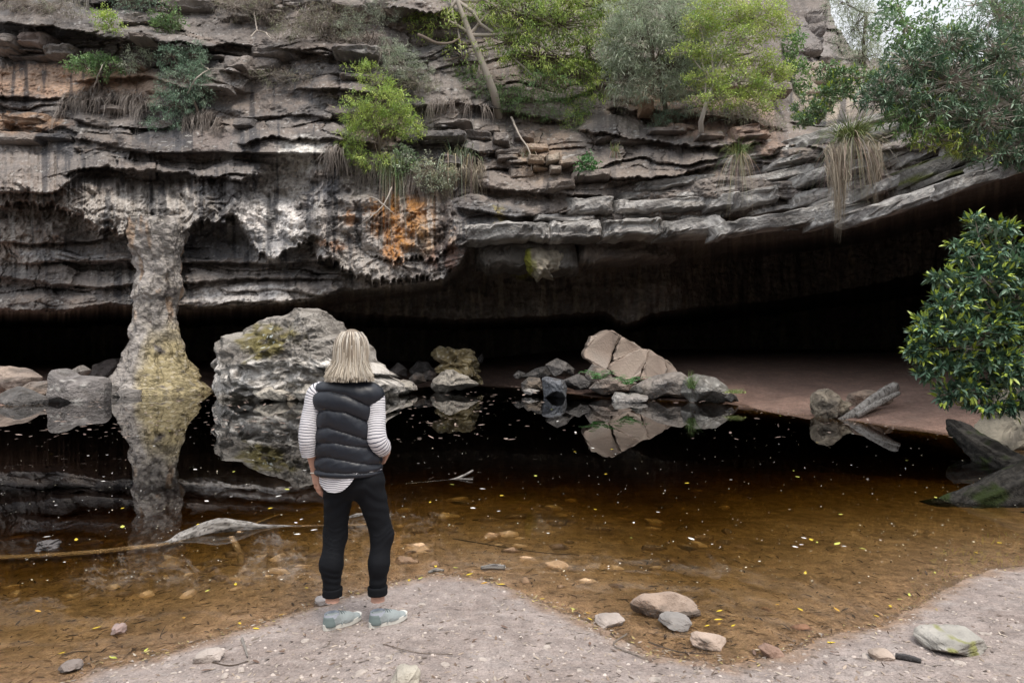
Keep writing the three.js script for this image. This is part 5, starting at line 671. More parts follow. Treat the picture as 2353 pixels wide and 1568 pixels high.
  const vest = (x, y, z) => {
    let d = vestCore(x, y, z); if (d > 0.12 || d < -0.12) return d;
    const u = MID_X + (x + O.x) / px, v = MID_Y - (y + O.y - EYE) / px, front = z < -0.02 ? 1 : 0; let puff = 0;
    for (let i = 0; i < seams.length - 1; i++) { const a = line(seams[i], u), b = line(seams[i + 1], u); if (v >= a && v < b) { const t = (v - a) / (b - a), hem = i === seams.length - 2; puff = (hem ? 0.014 : 0.023 * clamp((b - a) / 40, 0.6, 1.1)) * pow(max(0, 4 * t * (1 - t)), 0.5) + (hem ? 0.004 * noise(x * 40, z * 40, 3) : 0.0045 * noise(x * 16 + 0.6 * y * 14, y * 11, z * 16) + 0.0045 * ridged(x * 6 - y * 7, y * 10, z * 6, 2) * smooth(920, 1000, v) + 0.003 * noise(x * 45, y * 5 + i, z * 45) * pow(abs(2 * t - 1), 1.5)); } }
    return max(d - puff + 0.006, hemY - y, y - neckY - 0.02 * front, -ball(J.headC.clone().add(V(0, -0.11, 0)), 0.065, 0.07, 0.07)(x, y, z));
  };
  const armhole = (c, sx) => (x, y, z) => hypot((x - c.x) * 1.0, (y - c.y) * 0.6, (z - c.z) * 0.9) - 0.062; const holeL = armhole(q(708, 942), -1), holeR = armhole(q(884, 952), 1);
  const nylon = new THREE.MeshPhysicalMaterial({ color: new THREE.Color().setRGB(0.008, 0.0105, 0.018), roughness: 0.42, sheen: 0.35, sheenColor: new THREE.Color().setRGB(0.16, 0.2, 0.27), sheenRoughness: 0.5, bumpMap: grainTexture, bumpScale: 0.0005 });
  part(person, 'vest', worldUV(sdfMesh((x, y, z) => max(vest(x, y, z), -holeL(x, y, z), -holeR(x, y, z)), [-0.36, hemY - 0.02, -0.24], [0.3, neckY + 0.05, 0.26], 0.0055), 6), nylon);

  // striped top: sleeves and tail
  const S = 256, stripes = new Uint8Array(S * S * 4); for (let j = 0; j < S; j++) for (let i = 0; i < S; i++) { const t = (j / S * 4) % 1, w = 0.045 * tile(i / S, j / S, 12, 2, 5), dark = smooth(0.02, -0.02, abs(t - 0.5 + w) - 0.13), g = 0.94 + 0.1 * tile(i / S, j / S, 40, 2, 2), o = (j * S + i) * 4; stripes[o] = lerp(236, 60, dark) * g; stripes[o + 1] = lerp(234, 63, dark) * g; stripes[o + 2] = lerp(238, 84, dark) * g; stripes[o + 3] = 255; }
  const stripeMap = new THREE.DataTexture(stripes, S, S); stripeMap.colorSpace = THREE.SRGBColorSpace; stripeMap.wrapS = stripeMap.wrapT = THREE.RepeatWrapping; stripeMap.magFilter = THREE.LinearFilter; stripeMap.needsUpdate = true;
  const jersey = new THREE.MeshStandardMaterial({ map: stripeMap, roughness: 0.9, side: THREE.DoubleSide });
  const sleeve = (pts, radii, name, seed) => { const c = new THREE.CatmullRomCurve3(pts), n = 70, m = 30, P = [], I = [], T = []; let side = V(1, 0, 0), run = 0, prev = c.getPoint(0); for (let i = 0; i <= n; i++) { const t = i / n, p = c.getPoint(t), tan_ = c.getTangent(t); run += p.distanceTo(prev); prev = p; side.addScaledVector(tan_, -side.dot(tan_)).normalize(); const b = tan_.clone().cross(side), R = line(radii, t); for (let k = 0; k <= m; k++) { const a = k / m * 2 * PI, w = 1 + 0.07 * noise(cos(a) * 1.2 + seed, sin(a) * 1.2, t * 9) + 0.05 * ridged(cos(a) + seed, sin(a), t * 16, 2) * smooth(0.35, 0.9, t), rr = R * w; P.push(p.x + rr * (cos(a) * side.x + sin(a) * b.x), p.y + rr * (cos(a) * side.y + sin(a) * b.y), p.z + rr * (cos(a) * side.z + sin(a) * b.z)); T.push(a * 1.5, run / 0.054 + 0.05 * noise(cos(a) * 2, sin(a) * 2, t * 5)); } } for (let i = 0; i < n; i++) for (let k = 0; k < m; k++) { const a = i * (m + 1) + k; I.push(a, a + 1, a + m + 1, a + 1, a + m + 2, a + m + 1); } return finish(geo(P, I, { uv: T })); };
  const shirt = part(person, 'striped_top', sleeve([q(752, 893), q(730, 905), q(719, 950, 0.02), q(713, 1002, 0.05), q(714, 1044, 0.035)], [[0, 0.05], [0.2, 0.062], [0.5, 0.056], [0.8, 0.05], [1, 0.041]], 'a', 1), jersey);
  part(shirt, 'sleeve', sleeve([q(838, 893), q(856, 905), q(864, 950, 0.02), q(870, 1005, 0.055), q(876, 1022, 0.03), q(877, 1034, -0.03)], [[0, 0.05], [0.2, 0.062], [0.5, 0.055], [0.8, 0.054], [0.9, 0.05], [1, 0.04]], 'b', 4), jersey);
  { const n = 90, m = 26, P = [], I = [], T = [], c = q(806, 1085); for (let i = 0; i <= n; i++) { const a = lerp(-0.15, 2 * PI + 0.15, i / n) + PI / 2, s = cos(a - PI / 2), back = sin(a) > 0, low = q(800, 1121).y, u01 = clamp((cos(a) * 0.18 + c.x - q(732, 0).x) / (q(842, 0).x - q(732, 0).x)), curve = back ? pow(abs(2 * u01 - 0.8), 2.4) * 0.11 : 0.03, bottom = min(hemY + 0.03, low + curve); for (let k = 0; k <= m; k++) { const y = lerp(hemY + 0.05, bottom, k / m), R = 0.176 + 0.004 * (k / m) + 0.006 * noise(a * 3, y * 9, 1); P.push(c.x + cos(a) * R, y + 0.003 * noise(a * 6, y * 20), c.z + sin(a) * R * 0.74 ); T.push(a * 3, (y + 0.008 * noise(a * 2.5, y * 9, 4)) / 0.05); } } for (let i = 0; i < n; i++) for (let k = 0; k < m; k++) { const a = i * (m + 1) + k; I.push(a, a + m + 1, a + 1, a + 1, a + m + 1, a + m + 2); } part(shirt, 'shirt_tail', finish(geo(P, I, { uv: T })), jersey); }
  // bracelet
  { const g = new THREE.TorusGeometry(0.029, 0.0042, 8, 28); g.rotateX(PI / 2); g.rotateZ(0.15); const p = J.wrL.clone().add(V(-0.001, 0.012, 0.002)); g.translate(p.x, p.y, p.z); const b = part(person, 'bracelet', g, new THREE.MeshStandardMaterial({ color: new THREE.Color().setRGB(0.75, 0.7, 0.62), roughness: 0.3, metalness: 0.8 })); const bead = new THREE.SphereGeometry(0.008, 10, 8); bead.translate(p.x + 0.012, p.y - 0.004, p.z + 0.028); part(b, 'charm', bead, b.material); }

  // shoes
  const suede = new THREE.MeshStandardMaterial({ color: new THREE.Color().setRGB(0.29, 0.325, 0.33), roughness: 0.95, bumpMap: grainTexture, bumpScale: 0.0008 }), suedeDark = new THREE.MeshStandardMaterial({ color: new THREE.Color().setRGB(0.17, 0.215, 0.215), roughness: 0.95 }), rubber = new THREE.MeshStandardMaterial({ color: new THREE.Color().setRGB(0.66, 0.65, 0.6), roughness: 0.7 }), lace = new THREE.MeshStandardMaterial({ color: new THREE.Color().setRGB(0.12, 0.15, 0.16), roughness: 0.9 }), sock = new THREE.MeshStandardMaterial({ color: new THREE.Color().setRGB(0.42, 0.45, 0.52), roughness: 1 });
  for (const [an, yaw] of [[J.anL, 0.80], [J.anR, 0.72]]) {
    const s = new THREE.Group(); s.name = 'shoe'; person.add(s); s.position.set(an.x - 0.012, 0.004, an.z + 0.052); s.rotation.y = yaw; s.scale.set(0.95, 0.74, 0.95);      // local x: heel to toe is +x
    s.position.y = groundAt(s.position.x + O.x + 0.08, s.position.z + O.z - 0.08).y - O.y + 0.003;
    const outline = []; for (let i = 0; i <= 40; i++) { const t = i / 40 * 2 * PI, c = cos(t), sn = sin(t), L = 0.126, x = 0.105 + c * L, w = lerp(0.034, 0.047, smooth(-0.6, 0.5, c)), y = Math.sign(sn) * pow(abs(sn), 0.72) * w + 0.006 * smooth(0, 1, c) * 1; outline.push(new THREE.Vector2(x, y)); }
    const sole = new THREE.ExtrudeGeometry(new THREE.Shape(outline), { depth: 0.034, bevelEnabled: true, bevelThickness: 0.004, bevelSize: 0.004, bevelSegments: 2 }); sole.rotateX(-PI / 2); sole.translate(0, 0.004, 0); { const p = sole.attributes.position; for (let i = 0; i < p.count; i++) { const x = p.getX(i); p.setY(i, p.getY(i) + 0.010 * pow(clamp((x - 0.16) / 0.07), 2) + (p.getY(i) > 0.015 ? 0.006 * smooth(0.1, 0.0, x) : 0)); } sole.computeVertexNormals(); }
    part(s, 'sole', sole, rubber);
    const A = (x, y, z) => V(x, y, z), upF = join([bone(A(0.015, 0.04, 0), A(0.02, 0.085, 0), 0.034, 0.036), bone(A(0.03, 0.045, 0), A(0.12, 0.045, 0.003), 0.036, 0.042, 1), bone(A(0.05, 0.088, 0), A(0.13, 0.058, 0.002), 0.034, 0.03), bone(A(0.12, 0.035, 0.003), A(0.19, 0.03, 0.004), 0.044, 0.034)], 0.025);
    const opening = (x, y, z) => hypot((x - 0.035) / 1.25, (y - 0.125) / 1.0, z) - 0.042; const up = worldUV(sdfMesh((x, y, z) => max(upF(x, y, z) - 0.0015 * noise(x * 60, y * 60, z * 60), 0.03 - y, -opening(x, y, z)), [-0.04, 0.01, -0.065], [0.25, 0.15, 0.065], 0.0045), 8);
    const upper = part(s, 'upper', up, suede);
    const counter = sdfMesh((x, y, z) => max(upF(x, y, z) - 0.003, 0.024 - y, x - 0.022 - 0.2 * (0.09 - y), -opening(x, y, z), y - 0.105), [-0.04, 0.01, -0.065], [0.08, 0.14, 0.065], 0.0045); part(upper, 'heel_counter', counter, suedeDark);
    for (let i = 0; i < 5; i++) { const x = 0.085 + i * 0.016, y = 0.113 - i * 0.0085, P = tube([A(x, y - 0.012, -0.026), A(x + 0.002, y, -0.012), A(x + 0.003, y + 0.002, 0), A(x + 0.002, y, 0.012), A(x, y - 0.012, 0.026)], 0.0032, 0.0032, 5); part(upper, 'lace', finish(geo(P[0], P[1])), lace); }
    for (const sgn of [-1, 1]) for (let i = 0; i < 3; i++) { const x = 0.095 + i * 0.024, P = tube([A(x, 0.078 - i * 0.006, sgn * 0.034), A(x - 0.016, 0.05, sgn * 0.0445), A(x - 0.024, 0.03, sgn * 0.045)], 0.0042, 0.0042, 4); part(upper, 'stripe', finish(geo(P[0], P[1])), suede); }
    const sk = new THREE.CylinderGeometry(0.041, 0.043, 0.03, 24, 3, true); sk.scale(1.1, 1, 0.9); sk.translate(0.03, 0.103, 0); part(s, 'sock', sk, sock);
  }

  // hair: an under layer and locks combed from the crown
  const r = rng(77), hairBase = join([ball(face.clone().add(V(0, 0.012, 0.012)), 0.084, 0.115, 0.106), bone(face.clone().add(V(0, 0, 0.035)), q(806, 858, 0.03), 0.078, 0.094, 0.75)], 0.04), endY = q(806, 868).y, hairF = (x, y, z) => max(hairBase(x, y, z), endY + 0.012 - y, z < face.z - 0.045 ? 0.02 : -1, -ball(face.clone().add(V(0, -0.06, -0.1)), 0.07, 0.13, 0.075)(x, y, z));
  const hairMat = new THREE.MeshPhysicalMaterial({ vertexColors: true, roughness: 0.42, sheen: 0.3, sheenColor: new THREE.Color().setRGB(0.5, 0.45, 0.4), side: THREE.DoubleSide }), under = sdfMesh(hairF, [face.x - 0.16, endY - 0.02, face.z - 0.16], [face.x + 0.16, face.y + 0.16, face.z + 0.2], 0.006);
  paint(under, (x, y, z) => { const n = noise(x * 90, y * 4, z * 90); return mix3([0.27, 0.21, 0.15], [0.16, 0.125, 0.09], clamp(0.5 + n)); }); const hair = part(person, 'hair', under, hairMat);
  const P = [], I = [], C = [], crown = face.clone().add(V(0.004, 0.108, 0.02));
  for (let i = 0; i < 1500; i++) {
    const a = r.r(-0.25, 1.25) * PI, spread = r(), pts = [], wid = r.r(0.0022, 0.0045), end = endY - 0.004 + r.r(-0.016, 0.02) + (r() < 0.08 ? 0.06 * r() : 0), flick = r.r(0.0, 0.03), wv = r.g() * 0.006, n = 11, lift = r.r(0.001, 0.010);
    let c = tones(r, [[0.62, 0.55, 0.45], [0.4, 0.33, 0.25], [0.74, 0.7, 0.63], [0.27, 0.215, 0.165], [0.5, 0.46, 0.41]]); if (r() < 0.3) c = [0.15, 0.115, 0.085];
    const start = crown.clone().add(V(r.g() * 0.02, 0, r.g() * 0.035)), dx = cos(a), dz = sin(a);
    for (let k = 0; k <= n; k++) { const t = k / n, y = lerp(start.y, end, pow(t, 0.92)) , h = (face.y + 0.02 - y); // push each point out to the under layer
      const vx = dx, vz = dz; let lo = 0, hi = 0.25; const yy = max(y, endY + 0.016); for (let s = 0; s < 9; s++) { const m = (lo + hi) / 2; if (hairBase(face.x + vx * m, yy, face.z + 0.015 + vz * m) < 0) lo = m; else hi = m; }
      const R = lo + lift + flick * pow(t, 5) + 0.003 * noise(i * 3.3, t * 3) + 0.016 * smooth(0.7, 1, t); const ang = a + wv * 6 * t + 0.05 * noise(i * 1.7, t * 2); pts.push(V(face.x + cos(ang) * R, y, face.z + 0.015 + sin(ang) * R)); }
    const b = P.length / 3; tube(pts, wid, wid * 0.4, 3, P, I); const cnt = P.length / 3 - b; for (let k = 0; k < cnt; k++) { const t = min(1, floor(k / 3) / n), kk = mix3(c, [0.66, 0.58, 0.46], 0.45 * t); C.push(...kk); }
  }
  part(hair, 'locks', finish(geo(P, I, { color: C })), hairMat);
}

// ---------------------------------------------------------------- stones in and by the water
const onGround = (u, v) => { let y = 0.05, p; for (let i = 0; i < 6; i++) { p = onWater(u, v, y); y = groundAt(p.x, p.z).y; } p = onWater(u, v, y); p.y = y; return p; };
function shoreStone(name, label, group, u0, u1, vTop, vFoot, tone, o = {}) { // sits where its foot meets ground or water
  const uc = (u0 + u1) / 2, foot = o.afloat ? onWater(uc, vFoot) : onGround(uc, vFoot), d = -foot.z + (o.half ?? 0.1), k = d / FOCAL, w = (u1 - u0) / 2 * k, h = (vFoot - vTop) * k, r = rng(o.seed);
  const g = outlineRock(Array.from({ length: 14 }, (_, i) => { const a = i / 14 * 2 * PI, e = 1 + 0.12 * r.g(); const k = e / pow(pow(abs(cos(a)), 3.4) + pow(abs(sin(a)), 3.4), 1 / 3.4); return [cos(a) * 100 * k, sin(a) * 100 * k]; }), FOCAL / 100, 1, { facets: 4, rough: 0.12, freq: 1.2, edge: 3.4, ...o, seed: o.seed });
  g.scale(w * 0.92, h * (o.sink ?? 0.5), o.half ?? 0.1); finish(g); worldUV(g); paint(g, tone); const m = single(name, g, o.material ?? M.stone, label, o.category ?? 'rock', group); m.position.set((uc - MID_X) * k, (o.afloat ? 0 : foot.y) + h * 0.2, -d); m.rotation.set(0, o.turn ?? 0, o.tilt ?? 0); return m;
}
const fg = 'stones at the near waterline';
const wetLow = (a, b, seed, y0) => (x, y, z) => { const c = stoneTone(a, b, seed)(x, y, z); return y < y0 + 0.01 * noise(x * 30, z * 30) ? c.map((q) => q * 0.38) : c; };
shoreStone('shore_rock', 'long rounded sandstone with wet dark base at the near waterline', fg, 1448, 1616, 1368, 1420, wetLow([0.4, 0.31, 0.25], [0.31, 0.23, 0.18], 3, 0.012), { seed: 701, half: 0.06, edge: 5, sink: 0.7, afloat: true, tilt: -0.06, facets: 5 });
shoreStone('shore_rock', 'grey lichened stone just below the long sandstone', fg, 1513, 1592, 1417, 1452, wetLow([0.33, 0.31, 0.29], [0.2, 0.18, 0.17], 5, -0.02), { seed: 702, half: 0.09, afloat: true, tilt: -0.15 });
shoreStone('shore_rock', 'flat pale stone half in sand left of the long sandstone', fg, 1364, 1436, 1420, 1446, stoneTone([0.42, 0.36, 0.32], [0.33, 0.28, 0.25], 5), { seed: 703, half: 0.08, facets: 4 });
shoreStone('shore_rock', 'smooth tan stone at the lowest bay of the shoreline', fg, 1588, 1674, 1464, 1494, wetLow([0.42, 0.33, 0.27], [0.33, 0.25, 0.2], 6, -0.012), { seed: 704, half: 0.07, afloat: true, tilt: -0.12 });
shoreStone('shore_rock', 'flat pitted grey rock with moss spots on the right sand', fg, 2118, 2262, 1490, 1514, (x, y, z) => { let c = stoneTone([0.42, 0.4, 0.36], [0.3, 0.28, 0.25], 9)(x, y, z); return mix3(c, [0.24, 0.24, 0.09], smooth(0.25, 0.5, noise(x * 14, z * 14, 4))); }, { seed: 705, half: 0.16, rough: 0.12, sink: 1.0, edge: 4, facets: 3, pits: 0.06 });
shoreStone('shore_rock', 'small tan stone left of the charred stick on right sand', fg, 1998, 2052, 1497, 1520, stoneTone([0.44, 0.35, 0.29], [0.36, 0.29, 0.24], 2), { seed: 706, half: 0.05 });
shoreStone('shore_rock', 'slanting wedge of red brown stone at the bay edge', fg, 1742, 1808, 1482, 1512, stoneTone([0.32, 0.2, 0.15], [0.24, 0.16, 0.12], 2), { seed: 707, half: 0.03, tilt: -0.38 });
shoreStone('shore_rock', 'small rounded pinkish stone standing in the left shallows', fg, 252, 286, 1437, 1460, wetLow([0.4, 0.31, 0.28], [0.24, 0.17, 0.15], 2, -0.012), { seed: 708, half: 0.05, afloat: true });
shoreStone('shore_rock', 'dark wet pebble pile stone at the bottom left waterline', fg, 138, 186, 1522, 1548, wetLow([0.36, 0.3, 0.27], [0.12, 0.1, 0.09], 2, 0.0), { seed: 709, half: 0.05, afloat: true });
shoreStone('shore_rock', 'pale split stone on the sand at lower left', fg, 444, 512, 1495, 1526, stoneTone([0.45, 0.4, 0.36], [0.35, 0.3, 0.27], 2), { seed: 710, half: 0.05, tilt: 0.2 });
shoreStone('shore_rock', 'grey triangular stone at the shoreline left of the shoes', fg, 718, 762, 1372, 1392, stoneTone([0.42, 0.38, 0.36], [0.34, 0.3, 0.28], 2), { seed: 711, half: 0.05 });
shoreStone('shore_rock', 'black knobbly stone breaking the water at far left', null, 86, 130, 1242, 1266, stoneTone([0.05, 0.047, 0.045], [0.12, 0.11, 0.11], 2), { seed: 712, half: 0.09, afloat: true, rough: 0.4, pits: 0.2 });
shoreStone('shore_rock', 'cream stone with moss cut by the bottom picture edge', fg, 895, 968, 1545, 1590, stoneTone([0.46, 0.42, 0.36], [0.36, 0.33, 0.27], 2), { seed: 713, half: 0.08 });
// stones lying under the shallow water
function bedStone(label, group, u, v, w, seed, tone = [[0.36, 0.22, 0.12], [0.24, 0.14, 0.075]]) { const r = rng(seed); let p = onWater(u, v), y = groundAt(p.x, p.z).y; const t = 0.72; p.x *= 1 - 0 * t; const g = outlineRock(Array.from({ length: 6 }, (_, i) => { const a = (i + r.r(-0.3, 0.3)) / 6 * 2 * PI, k = 100 * r.r(0.7, 1.2); return [cos(a) * k, sin(a) * k]; }), FOCAL / 100, 1, { seed, facets: 8, rough: 0.1, freq: 1.1, around: 30, rings: 7, edge: 7 }); const s = w * -p.z / FOCAL / 2; g.scale(s, s * r.r(0.5, 0.8), s * r.r(0.35, 0.6)); g.rotateX(-PI / 2); finish(g); worldUV(g); paint(g, stoneTone(tone[0], tone[1], seed)); const m = single('submerged_stone', g, M.stone, label, 'stone', group); const deeper = 1 + y / EYE * -0.76; m.position.set(p.x * deeper, y + s * 0.1, p.z * deeper); m.position.y = groundAt(m.position.x, m.position.z).y + s * 0.08; m.rotation.set(r.r(-0.1, 0.1), r() * 6, r.r(-0.1, 0.1)); return m; }
const bs = 'stones under the shallow water';
bedStone('large flat brown stone under water above the woman\'s right, lit top', bs, 1130, 1240, 92, 721, [[0.5, 0.31, 0.16], [0.4, 0.24, 0.12]]); bedStone('oblong brown stone under water just beyond the sand spit', bs, 1278, 1306, 100, 722, [[0.42, 0.28, 0.16], [0.33, 0.2, 0.1]]);
bedStone('small orange topped stone under water right of the woman\'s knees', bs, 1190, 1186, 46, 723, [[0.6, 0.34, 0.14], [0.5, 0.28, 0.11]]); bedStone('long sloping stone under deeper water right of centre', bs, 1618, 1252, 80, 724); bedStone('angular stone under water right of the long sloping stone', bs, 1706, 1272, 62, 725); bedStone('round brown stone under water left of the long sloping stone', bs, 1545, 1298, 60, 726);
bedStone('broad tan stone under water below the driftwood', bs, 390, 1308, 96, 727, [[0.46, 0.3, 0.17], [0.36, 0.22, 0.12]]); bedStone('squared stone under water at the left picture edge', bs, 12, 1325, 60, 728, [[0.46, 0.3, 0.17], [0.36, 0.22, 0.12]]); bedStone('brown stone under water near the black knobbly stone', bs, 118, 1298, 52, 729); bedStone('dark leaf shaped stone under right shallows', bs, 1840, 1444, 56, 730, [[0.24, 0.13, 0.07], [0.2, 0.1, 0.06]]); bedStone('orange brown stone under right shallows near the bay', bs, 1760, 1404, 40, 731, [[0.36, 0.2, 0.1], [0.28, 0.15, 0.07]]);
{ const r = rng(740); for (let i = 0; i < 120; i++) { const left = r() < 0.55, u = left ? r.r(20, 740) : r.r(900, 1680), v = left ? r.r(1255, 1395 - u * 0.05) : r.r(1150, 1300 + (u > 1200 ? 60 : 0)); const p = onWater(u, v); if (!inPool(p.x, p.z) || toLine(nearShore, p.x, p.z) < 0.12) { i -= 0; continue; } bedStone('flat brown stone among many on the pool bed', bs, u, v, r.r(26, 84), 750 + i, r() < 0.5 ? [[0.72, 0.49, 0.3], [0.55, 0.36, 0.21]] : [[0.3, 0.19, 0.11], [0.18, 0.11, 0.065]]); } }

// ---------------------------------------------------------------- driftwood
const bleached = (x, y, z) => { const n = noise(x * 6, y * 40, z * 40), m = noise(x * 20, y * 90, z * 90); const c = mix3([0.31, 0.29, 0.27], [0.14, 0.125, 0.11], clamp(0.45 + n + 0.5 * m)); return mix3(c, [0.05, 0.042, 0.038], smooth(0.25, 0.45, m + 0.3 * n)); };
const sunken = (x, y, z) => { const n = noise(x * 5, y * 20, z * 20); return mix3([0.5, 0.33, 0.19], [0.3, 0.19, 0.105], clamp(0.5 + n)); };
const mossy = (x, y, z) => { const n = fbm(x * 3, y * 3, z * 3, 3), g = noise(x * 3, y * 45, z * 45); return mix3(mix3([0.045, 0.041, 0.036], [0.014, 0.013, 0.012], clamp(0.5 + 1.4 * g)), [0.02, 0.028, 0.008], smooth(0.05, 0.4, n)); };
function limb(pts, radii, o = {}) { // knotty round limb along points with its own radii
  const c = new THREE.CatmullRomCurve3(pts), n = o.n ?? 60, m = o.m ?? 18, P = [], I = []; let side = V(0, 1, 0); for (let i = 0; i <= n; i++) { const t = i / n, p = c.getPoint(t), tan_ = c.getTangent(t); side.addScaledVector(tan_, -side.dot(tan_)).normalize(); const b = tan_.clone().cross(side), R = line(radii, t); for (let k = 0; k < m; k++) { const a = k / m * 2 * PI, rr = R * (1 + (o.gnarl ?? 0.18) * fbm(cos(a) * 1.3 + (o.seed ?? 0), sin(a) * 1.3, t * 6, 3) + (o.groove ?? 0.06) * noise(cos(a) * 4, sin(a) * 4, t * 3)); P.push(p.x + rr * (cos(a) * side.x + sin(a) * b.x), p.y + rr * (cos(a) * side.y + sin(a) * b.y), p.z + rr * (cos(a) * side.z + sin(a) * b.z)); } }
  for (let i = 0; i < n; i++) for (let k = 0; k < m; k++) { const a = i * m + k, b = i * m + (k + 1) % m; I.push(a, b, a + m, b, b + m, a + m); } for (const [row, flip] of [[0, 1], [n, 0]]) { const e = P.length / 3, p = c.getPoint(row / n); P.push(p.x, p.y, p.z); for (let k = 0; k < m; k++) { const a = row * m + k, b = row * m + (k + 1) % m; flip ? I.push(b, a, e) : I.push(a, b, e); } } return worldUV(finish(geo(P, I)));
}
const wp = (u, v, y) => onWater(u, v, 0).add(V(0, y, 0));
{ // drowned branch that breaks the surface
  const t = thing('driftwood_branch', 'long drowned branch whose bleached hump breaks the water left of the woman', 'driftwood', null, wp(500, 1225, 0)), L = (p) => p.sub(t.position);
  part(t, 'trunk', paint(limb([wp(-60, 1272, -0.14), wp(80, 1268, -0.12), wp(240, 1258, -0.1), wp(380, 1244, -0.055), wp(430, 1232, 0.0), wp(490, 1222, 0.045), wp(540, 1218, 0.04), wp(600, 1212, 0.004), wp(640, 1208, -0.015), wp(740, 1204, -0.05), wp(850, 1200, -0.06)].map(L), [[0, 0.045], [0.3, 0.05], [0.45, 0.05], [0.52, 0.065], [0.6, 0.05], [0.7, 0.024], [1, 0.022]], { n: 150, m: 26, seed: 3, gnarl: 0.4, groove: 0.25 }), (x, y, z) => y > -0.012 ? bleached(x, y, z) : sunken(x, y, z)), M.wood);
  part(t, 'branch', paint(limb([wp(548, 1222, -0.02), wp(575, 1200, -0.1), wp(640, 1172, -0.16)].map(L), [[0, 0.03], [1, 0.02]], { n: 24, m: 12 }), sunken), M.wood);
  part(t, 'branch', paint(limb([wp(530, 1230, -0.03), wp(550, 1262, -0.11), wp(548, 1290, -0.12), wp(500, 1318, -0.12), wp(452, 1348, -0.1)].map(L), [[0, 0.03], [0.5, 0.03], [1, 0.024]], { n: 40, m: 12, seed: 6 }), sunken), M.wood);
}
{ const t = thing('driftwood_twig', 'small forked bleached twig floating on dark water right of the vest', 'driftwood', null, wp(1062, 1098, 0)), L = (p) => p.sub(t.position); part(t, 'stem', paint(limb([wp(930, 1108, -0.06), wp(1040, 1100, -0.005), wp(1064, 1096, 0.02), wp(1086, 1088, 0.04)].map(L), [[0, 0.01], [0.7, 0.014], [1, 0.012]], { n: 20, m: 8 }), bleached), M.wood); part(t, 'fork', paint(limb([wp(1050, 1099, 0.0), wp(1072, 1103, 0.012), wp(1086, 1104, 0.015)].map(L), [[0, 0.012], [1, 0.008]], { n: 12, m: 8 }), bleached), M.wood); }
single('driftwood_chip', paint(limb([wp(1104, 1306, 0.006), wp(1130, 1305, 0.012), wp(1160, 1306, 0.008)], [[0, 0.012], [0.5, 0.02], [1, 0.02]], { n: 20, m: 10 }), bleached), M.wood, 'grey bark chip floating in shallows beyond the spit', 'driftwood');
single('driftwood_chip', paint(limb([wp(984, 1316, 0.005), wp(1000, 1312, 0.01), wp(1020, 1311, 0.004)], [[0, 0.008], [0.5, 0.014], [1, 0.006]], { n: 20, m: 10 }), bleached), M.wood, 'small grey bark chip touching the tip of the spit', 'driftwood');
single('driftwood_chip', paint(limb([wp(800, 1189, 0.004), wp(818, 1187, 0.012), wp(836, 1182, 0.004)], [[0, 0.008], [0.5, 0.02], [1, 0.012]], { n: 20, m: 10 }), bleached), M.wood, 'pale bark sliver floating behind the woman\'s knees', 'driftwood');
{ const t = thing('driftwood_log', 'split grey log propped on the right bank, dipping into the pool', 'driftwood', null, at(1955, 958, 14.9)), L = (u, v, d) => at(u, v, d).sub(t.position); part(t, 'log', paint(limb([L(1925, 972, 14.6), L(1965, 950, 14.6), L(2010, 918, 14.8), L(2058, 886, 15)], [[0, 0.08], [0.4, 0.12], [0.8, 0.13], [1, 0.1]], { seed: 4, groove: 0.16 }), bleached), M.wood); part(t, 'limb', paint(limb([L(1968, 955, 14.4), L(2015, 928, 14.4), L(2066, 902, 14.6)], [[0, 0.06], [0.6, 0.065], [1, 0.04]], { seed: 9, groove: 0.16 }), bleached), M.wood); }
{ const t = thing('fallen_log', 'dark mossy grooved log sloping into water at the right edge', 'log', 'fallen logs at right', wp(2330, 1150, 0)); part(t, 'trunk', paint(limb([V(4.35, -0.28, -7.1), V(5.1, 0.0, -7.15), V(6.0, 0.3, -7.3), V(7.2, 0.62, -7.6)].map((p) => p.sub(t.position)), [[0, 0.17], [0.4, 0.25], [1, 0.3]], { n: 90, m: 64, groove: 0.3, gnarl: 0.12, seed: 2 }), mossy), M.rotten); part(t, 'limb', paint(limb([V(5.0, -0.15, -6.7), V(5.5, -0.02, -6.72), V(6.4, 0.12, -6.8)].map((p) => p.sub(t.position)), [[0, 0.05], [1, 0.11]], { n: 40, m: 16, seed: 8 }), mossy), M.rotten); }
{ const t = thing('fallen_log', 'black leaning trunk behind the mossy log at right edge', 'log', 'fallen logs at right', wp(2300, 1040, 0)); part(t, 'trunk', paint(limb([V(6.75, 0.42, -10.6), V(6.6, 0.2, -9.8), V(6.55, -0.05, -8.9), V(6.7, -0.4, -8.0)].map((p) => p.sub(t.position)), [[0, 0.03], [0.12, 0.13], [0.5, 0.2], [1, 0.26]], { n: 60, m: 40, groove: 0.3, gnarl: 0.3, seed: 5 }), mossy), M.rotten); }
{ const P = limb([onGround(2058, 1512), onGround(2085, 1516), onGround(2116, 1523)].map((p) => p.add(V(0, 0.012, 0))), [[0, 0.014], [0.5, 0.017], [1, 0.01]], { n: 24, m: 10, gnarl: 0.35 }); single('charred_stick', paint(P, () => [0.06, 0.055, 0.055]), M.wood, 'short charred stick on the sand beside the flat grey rock', 'stick'); }
